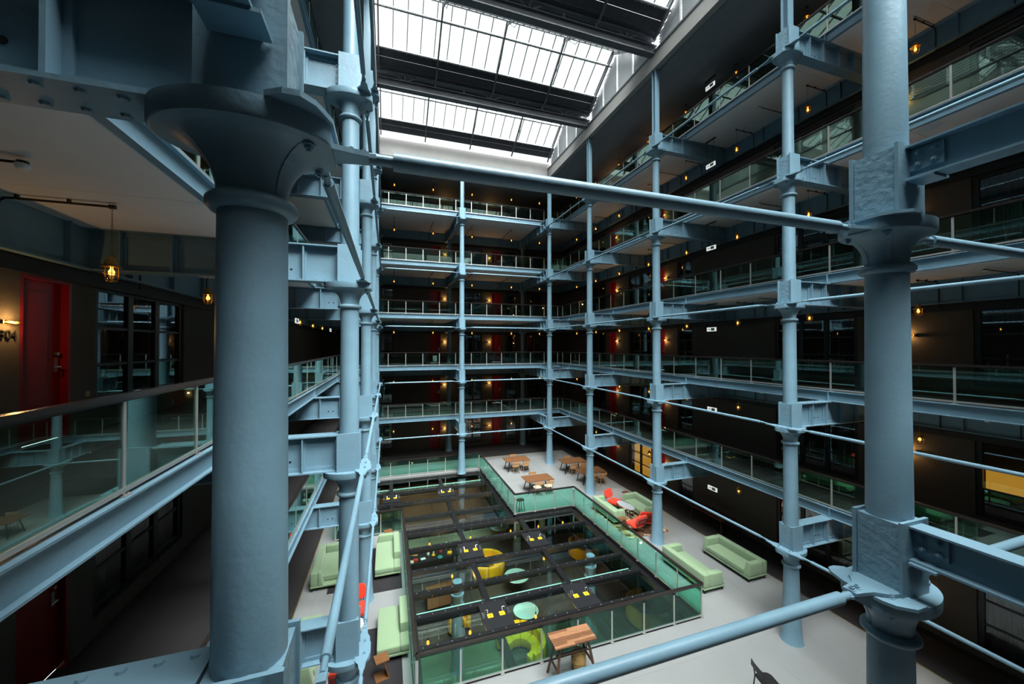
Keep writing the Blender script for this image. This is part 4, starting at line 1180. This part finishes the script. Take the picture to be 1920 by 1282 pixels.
# tall plank table with splayed legs by the pit front
o = thing('plank_table', 'tall timber plank table with splayed dark legs before the pit', 'table', (4.61, 8.97, 0), 0)
W, D = 1.18, 0.55; rows = 7
for i in range(rows):
    y0 = -D / 2 + D * i / rows
    cuts = [0] + sorted(random.uniform(0.2, 0.8) for _ in range(1 + i % 2)) + [1]
    for j, (a, b) in enumerate(zip(cuts[:-1], cuts[1:])):
        MB().box(-W / 2 + W * a + 0.0015, -W / 2 + W * b - 0.0015, y0 + 0.0015, y0 + D / rows - 0.0015, 1.01, 1.05 - 0.002 * random.random()).build('plank', random.choice(['wood_plank', 'wood_plank', 'wood_plank_dark']), o)
MB().box(-W / 2 + 0.03, W / 2 - 0.03, -D / 2 + 0.03, D / 2 - 0.03, 0.98, 1.01).build('apron', 'wood_dark', o)
for s in (-1, 1):
    for t in (-1, 1):
        MB().bar((s * 0.40, t * 0.12, 0.98), (s * 0.56, t * 0.30, 0.0), 0.055, 0.055).build('leg', 'wood_dark', o)
    MB().bar((s * 0.50, -0.22, 0.40), (s * 0.50, 0.22, 0.40), 0.04, 0.05).build('stretcher', 'wood_dark', o)
MB().bar((-0.45, 0, 0.62), (0.45, 0, 0.62), 0.04, 0.05).build('stretcher', 'wood_dark', o)
o = thing('rattan_stool', 'woven rattan drum stool under the tall plank table', 'stool', (4.88, 9.10, 0), 0)
MB().lathe([(0.12, 0.0), (0.15, 0.06), (0.185, 0.20), (0.195, 0.34), (0.17, 0.46), (0.13, 0.52), (0.05, 0.535)], 28).build('woven_body', 'rattan', o)
for z, r in ((0.02, 0.135), (0.12, 0.172), (0.27, 0.197), (0.40, 0.187)):
    MB().tube([(r * math.cos(i * PI / 12), r * math.sin(i * PI / 12), z) for i in range(24)], 0.009, 6, True).build('hoop', 'rattan', o)

# stool behind the inner corner of the balustrade
o = thing('bar_stool', 'small four-legged stool behind the inner corner of the pit glass', 'stool', (6.62, 18.68, 0), 0.3)
soften(MB().prism([(a, b, 0.57) for a, b in rrect(0.38, 0.30, 0.08)], (0, 0, 0.05)).build('seat', 'wood_dark', o), 0.012)
for sx in (-1, 1):
    for sy in (-1, 1): MB().cyl((sx * 0.12, sy * 0.09, 0.57), (sx * 0.19, sy * 0.15, 0), 0.02, 0.013, 8).build('leg', 'wood_dark', o)
# bench by the right wall
o = thing('wall_table', 'dark reddish long table standing against the right wall', 'table', (14.72, 14.25, 0), 0)
soften(MB().box(-0.38, 0.38, -1.05, 1.05, 0.70, 0.74).build('top', 'wood_mahogany', o), 0.01)
for sx in (-1, 1):
    for sy in (-1, 1): MB().cyl((sx * 0.28, sy * 0.85, 0.70), (sx * 0.33, sy * 0.95, 0), 0.025, 0.016, 8).build('leg', 'wood_dark', o)

# ------------------------------------------------------------------ LOWER ROOM SEEN THROUGH THE PIT GLASS
def crescent(x, y, rz, lab, r0=0.42, r1=1.02, a0=-0.35, a1=PI + 0.35, n=6):
    o = thing('curved_sofa', lab, 'sofa', (x, y, LZ), rz, 'yellow curved sofas in the lower room')
    st = (a1 - a0) / n
    def wedge(ri, ro, b0, b1, z0, z1):
        mb = MB(); m = 6; A = []; 
        for i in range(m + 1):
            t = b0 + (b1 - b0) * i / m
            A.append((math.cos(t), math.sin(t)))
        poly = [(ro * c, ro * s, z0) for c, s in A] + [(ri * c, ri * s, z0) for c, s in reversed(A)]
        return mb.prism(poly, (0, 0, z1 - z0))
    for i in range(n):
        b0, b1 = a0 + st * i + 0.008, a0 + st * (i + 1) - 0.008
        soften(wedge(r0, r1 - 0.2, b0, b1, 0.10, 0.44).build('seat_cushion', 'fabric_yellow', o), 0.03, 2)
        soften(wedge(r1 - 0.195, r1, b0, b1, 0.10, 0.78).build('back_cushion', 'fabric_yellow', o), 0.03, 2)
    wedge(r0 + 0.05, r1 - 0.05, a0 + 0.05, a1 - 0.05, 0, 0.10).build('plinth', 'leg_dark', o)
crescent(5.15, 20.15, -PI / 2 - 0.4, 'yellow curved sofa below the middle of the pit glass')
crescent(5.05, 14.25, -PI / 2 + 0.6, 'yellow curved sofa below the front of the pit glass')
crescent(11.3, 14.4, PI / 2, 'yellow curved sofa below, glimpsed through the right front glass')
crescent(11.2, 20.0, PI / 2, 'yellow curved sofa below, glimpsed through the right middle glass')
crescent(3.0, 16.4, 0.2, 'small yellow curved sofa below, under the left front panes', 0.2, 0.5)
def low_bulb(x, y, lab):
    o = thing('hanging_bulb', lab, 'lamp', (x, y, -1.28), 0, 'bare hanging bulbs in the lower room')
    MB().lathe([(0.004, 0.0), (0.035, 0.02), (0.05, 0.06), (0.045, 0.10), (0.022, 0.15), (0.02, 0.17)], 12).build('bulb', 'bulb_soft', o)
    MB().cyl((0, 0, 0.17), (0, 0, 0.25), 0.024, n=10).build('socket', 'brass_lamp', o)
    MB().cyl((0, 0, 0.25), (0, 0, 0.98), 0.004, n=5).build('cord', 'ink_black', o)
    pt_light(o, (0, 0, -0.06), 20.0, 0.05)
for i, x in enumerate((2.0, 4.07, 6.24, 7.83, 9.30)): low_bulb(x, 19.15, 'hanging bulb under the middle of the pit glass, %s from the left' % ORD[i].replace('nearest', 'first'))
for i, x in enumerate((1.30, 2.72, 5.15, 7.6)): low_bulb(x, 12.85, 'hanging bulb under the front of the pit glass, %s from the left' % ORD[i].replace('nearest', 'first'))
for i, x in enumerate((2.65, 6.9)): low_bulb(x, 16.2, '%s hanging bulb under the second row of pit panes' % ('left', 'right')[i])
rug(0.9, 9.2, 23.3, 25.6, 'grey-green carpet of the lower room under the rear pit glass', 'lower_green', LZ)
rug(1.0, 4.3, 12.6, 15.6, 'grey-green carpet of the lower room under the front pit glass', 'lower_green', LZ)
o = thing('display_table', 'dark display table below the pit glass, crowded with small things', 'table', (2.42, 21.45, LZ), 0.1)
MB().box(-1.35, 1.35, -0.55, 0.55, 0.70, 0.75).build('top', 'hatch_black', o)
for sx in (-1, 1):
    for sy in (-1, 1): MB().box(sx * 1.25 - 0.03, sx * 1.25 + 0.03, sy * 0.45 - 0.03, sy * 0.45 + 0.03, 0, 0.70).build('leg', 'leg_dark', o)
IT = [('paper_sheet', 'white framed sheet', 'paper', -0.55, -0.25, 0.26, 0.20, 0.02, 'paper_white'), ('boxed_game', 'yellow box', 'box', 0.92, -0.15, 0.24, 0.24, 0.08, 'label_yellow'),
      ('teal_bowl', 'teal bowl', 'bowl', 0.35, -0.42, 0.0, 0.14, 0.10, 'teal_glaze'), ('orange_box', 'orange box', 'box', -0.95, -0.30, 0.24, 0.18, 0.07, 'fabric_red'),
      ('white_vase', 'white vase', 'vase', 0.05, 0.10, 0.0, 0.06, 0.34, 'paper_white'), ('tall_white_vase', 'tall white vase', 'vase', 0.80, 0.30, 0.0, 0.06, 0.42, 'paper_white'),
      ('red_vase', 'red vase', 'vase', 0.45, 0.10, 0.0, 0.09, 0.26, 'fabric_red'), ('cream_book', 'cream book', 'book', -1.15, -0.40, 0.20, 0.26, 0.04, 'seat_cream'),
      ('wood_tray', 'timber tray', 'tray', -1.0, 0.28, 0.40, 0.20, 0.03, 'wood_chair'), ('yellow_jar', 'yellow jar', 'jar', 0.02, -0.12, 0.0, 0.10, 0.12, 'label_yellow'),
      ('white_jug', 'white jug', 'jug', -0.25, 0.0, 0.0, 0.08, 0.24, 'sign_white'), ('ochre_vase', 'ochre vase', 'vase', 1.0, 0.12, 0.0, 0.07, 0.30, 'rattan')]
for n, d, c, x, y, a, b, h, m in IT:
    xx, yy = 2.42 + x, 21.45 + y
    if a: ob = soften(MB().box(-a / 2, a / 2, -b / 2, b / 2, 0, h).build(n, m, None, loc=(xx, yy, LZ + 0.75), rz=random.uniform(-0.5, 0.5)), 0.008)
    else: ob = MB().lathe([(b * 0.6, 0), (b, h * 0.3), (b * 0.95, h * 0.55), (b * 0.5, h * 0.8), (b * 0.62, h)], 16).build(n, m, None, loc=(xx, yy, LZ + 0.75))
    tag(ob, 'small %s on the dark display table below the pit' % d, c)
def low_table(x, y, r, h, m, lab):
    o = thing('lower_round_table', lab, 'table', (x, y, LZ), 0, 'round tables in the lower room')
    MB().lathe([(r, h - 0.03), (r + 0.01, h - 0.02), (r + 0.01, h - 0.005), (r, h)], 32).build('top', m, o)
    MB().cyl((0, 0, 0.03), (0, 0, h - 0.03), 0.05, n=12).build('stem', 'leg_dark', o)
    MB().lathe([(0.28, 0), (0.28, 0.015), (0.06, 0.03)], 24).build('foot', 'leg_dark', o)
low_table(6.25, 18.2, 0.62, 0.75, 'aqua_top', 'pale aqua round table below the middle of the pit glass')
low_table(6.9, 23.5, 0.6, 0.75, 'aqua_top', 'pale aqua round table below the rear of the pit glass')
low_table(5.9, 15.9, 0.55, 0.6, 'aqua_top', 'small aqua round table below the front of the pit glass')
o = thing('timber_cabinet', 'low timber cabinet in the lower room under the left panes', 'cabinet', (2.6, 18.35, LZ), 0.1)
MB().box(-0.85, 0.85, -0.28, 0.28, 0.1, 0.85).build('body', 'wood_oak', o)
for i in range(3): MB().box(-0.83 + i * 0.56, -0.29 + i * 0.56, -0.30, -0.28, 0.13, 0.82).build('door', 'wood_plank', o)
MB().box(-0.8, 0.8, -0.24, 0.24, 0, 0.1).build('plinth', 'leg_dark', o)

# pale lattices added to draw bright teal lines along the pane rows
def lattice(y, x0, x1, lab):
    o = thing('added_lattice', lab, 'beam', (0, y, -0.62), 0, 'added lattices under the pit glass')
    MB().box(x0, x1, -0.05, 0.05, 0.20, 0.24).build('top_chord', 'aqua_top', o)
    MB().box(x0, x1, -0.05, 0.05, 0.0, 0.04).build('bottom_chord', 'aqua_top', o)
    n = int((x1 - x0) / 0.24); d = MB()
    for i in range(n):
        xa = x0 + (x1 - x0) * i / n; xb = x0 + (x1 - x0) * (i + 1) / n; xm = (xa + xb) / 2
        d.bar((xa, 0, 0.04), (xm, 0, 0.20), 0.02, 0.02); d.bar((xm, 0, 0.20), (xb, 0, 0.04), 0.02, 0.02)
    d.build('lattice_web', 'aqua_top', o)
lattice(13.10, 0.95, 9.30, 'added pale lattice giving a bright line under the front rows of pit panes')
lattice(19.10, 0.95, 6.0, 'added pale lattice giving a bright line under the rear pit panes')
lattice(24.9, -1.9, 6.0, 'added pale lattice giving a bright line under the farthest pit panes')
# iron columns of the lower room standing below the glass
for i, (x, y) in enumerate(((2.55, 14.4), (7.3, 21.2), (8.3, 14.4), (8.9, 21.2))):
    o = thing('lower_column', '%s pale blue column of the lower room seen through the pit glass' % ['near left', 'far left', 'near right', 'far right'][i], 'column', (x, y, LZ), 0, 'columns of the lower room')
    MB().lathe([(0.26, 0), (0.23, 0.3), (0.20, 2.5)], 24).build('shaft', 'steel_paint', o)
    MB().lathe([(0.20, 2.5), (0.26, 2.53), (0.26, 2.57), (0.20, 2.6), (0.21, 2.75), (0.26, 2.9), (0.26, 2.98), (0.19, 3.0), (0.18, 3.42)], 24).build('capital', 'steel_paint', o)
# luggage trolley on the back of the second gallery
o = thing('luggage_trolley', 'dark luggage trolley with a pale bag before the back left red door', 'trolley', (3.35, 30.4, FL[2]), 0)
MB().box(-0.5, 0.5, -0.28, 0.28, 0.14, 0.18).build('deck', 'leg_dark', o)
for sx in (-1, 1):
    MB().tube([(sx * 0.46, -0.24, 0.18), (sx * 0.46, -0.24, 1.1), (sx * 0.46, -0.12, 1.4), (sx * 0.46, 0.12, 1.4), (sx * 0.46, 0.24, 1.1), (sx * 0.46, 0.24, 0.18)], 0.02, 8).build('hoop', 'leg_dark', o)
    for sy in (-1, 1): MB().cyl((sx * 0.4 - 0.02, sy * 0.22, 0.07), (sx * 0.4 + 0.02, sy * 0.22, 0.07), 0.07, n=14).build('wheel', 'ink_black', o)
MB().box(-0.46, 0.46, -0.01, 0.01, 1.39, 1.41).build('top_bar', 'leg_dark', o)
o = soften(MB().box(-0.16, 0.16, -0.12, 0.12, 0.0, 0.46).build('travel_bag', 'aqua_top', None, loc=(3.55, 30.35, FL[2] + 0.18)), 0.04, 3)
tag(o, 'pale upright bag standing on the luggage trolley', 'bag')
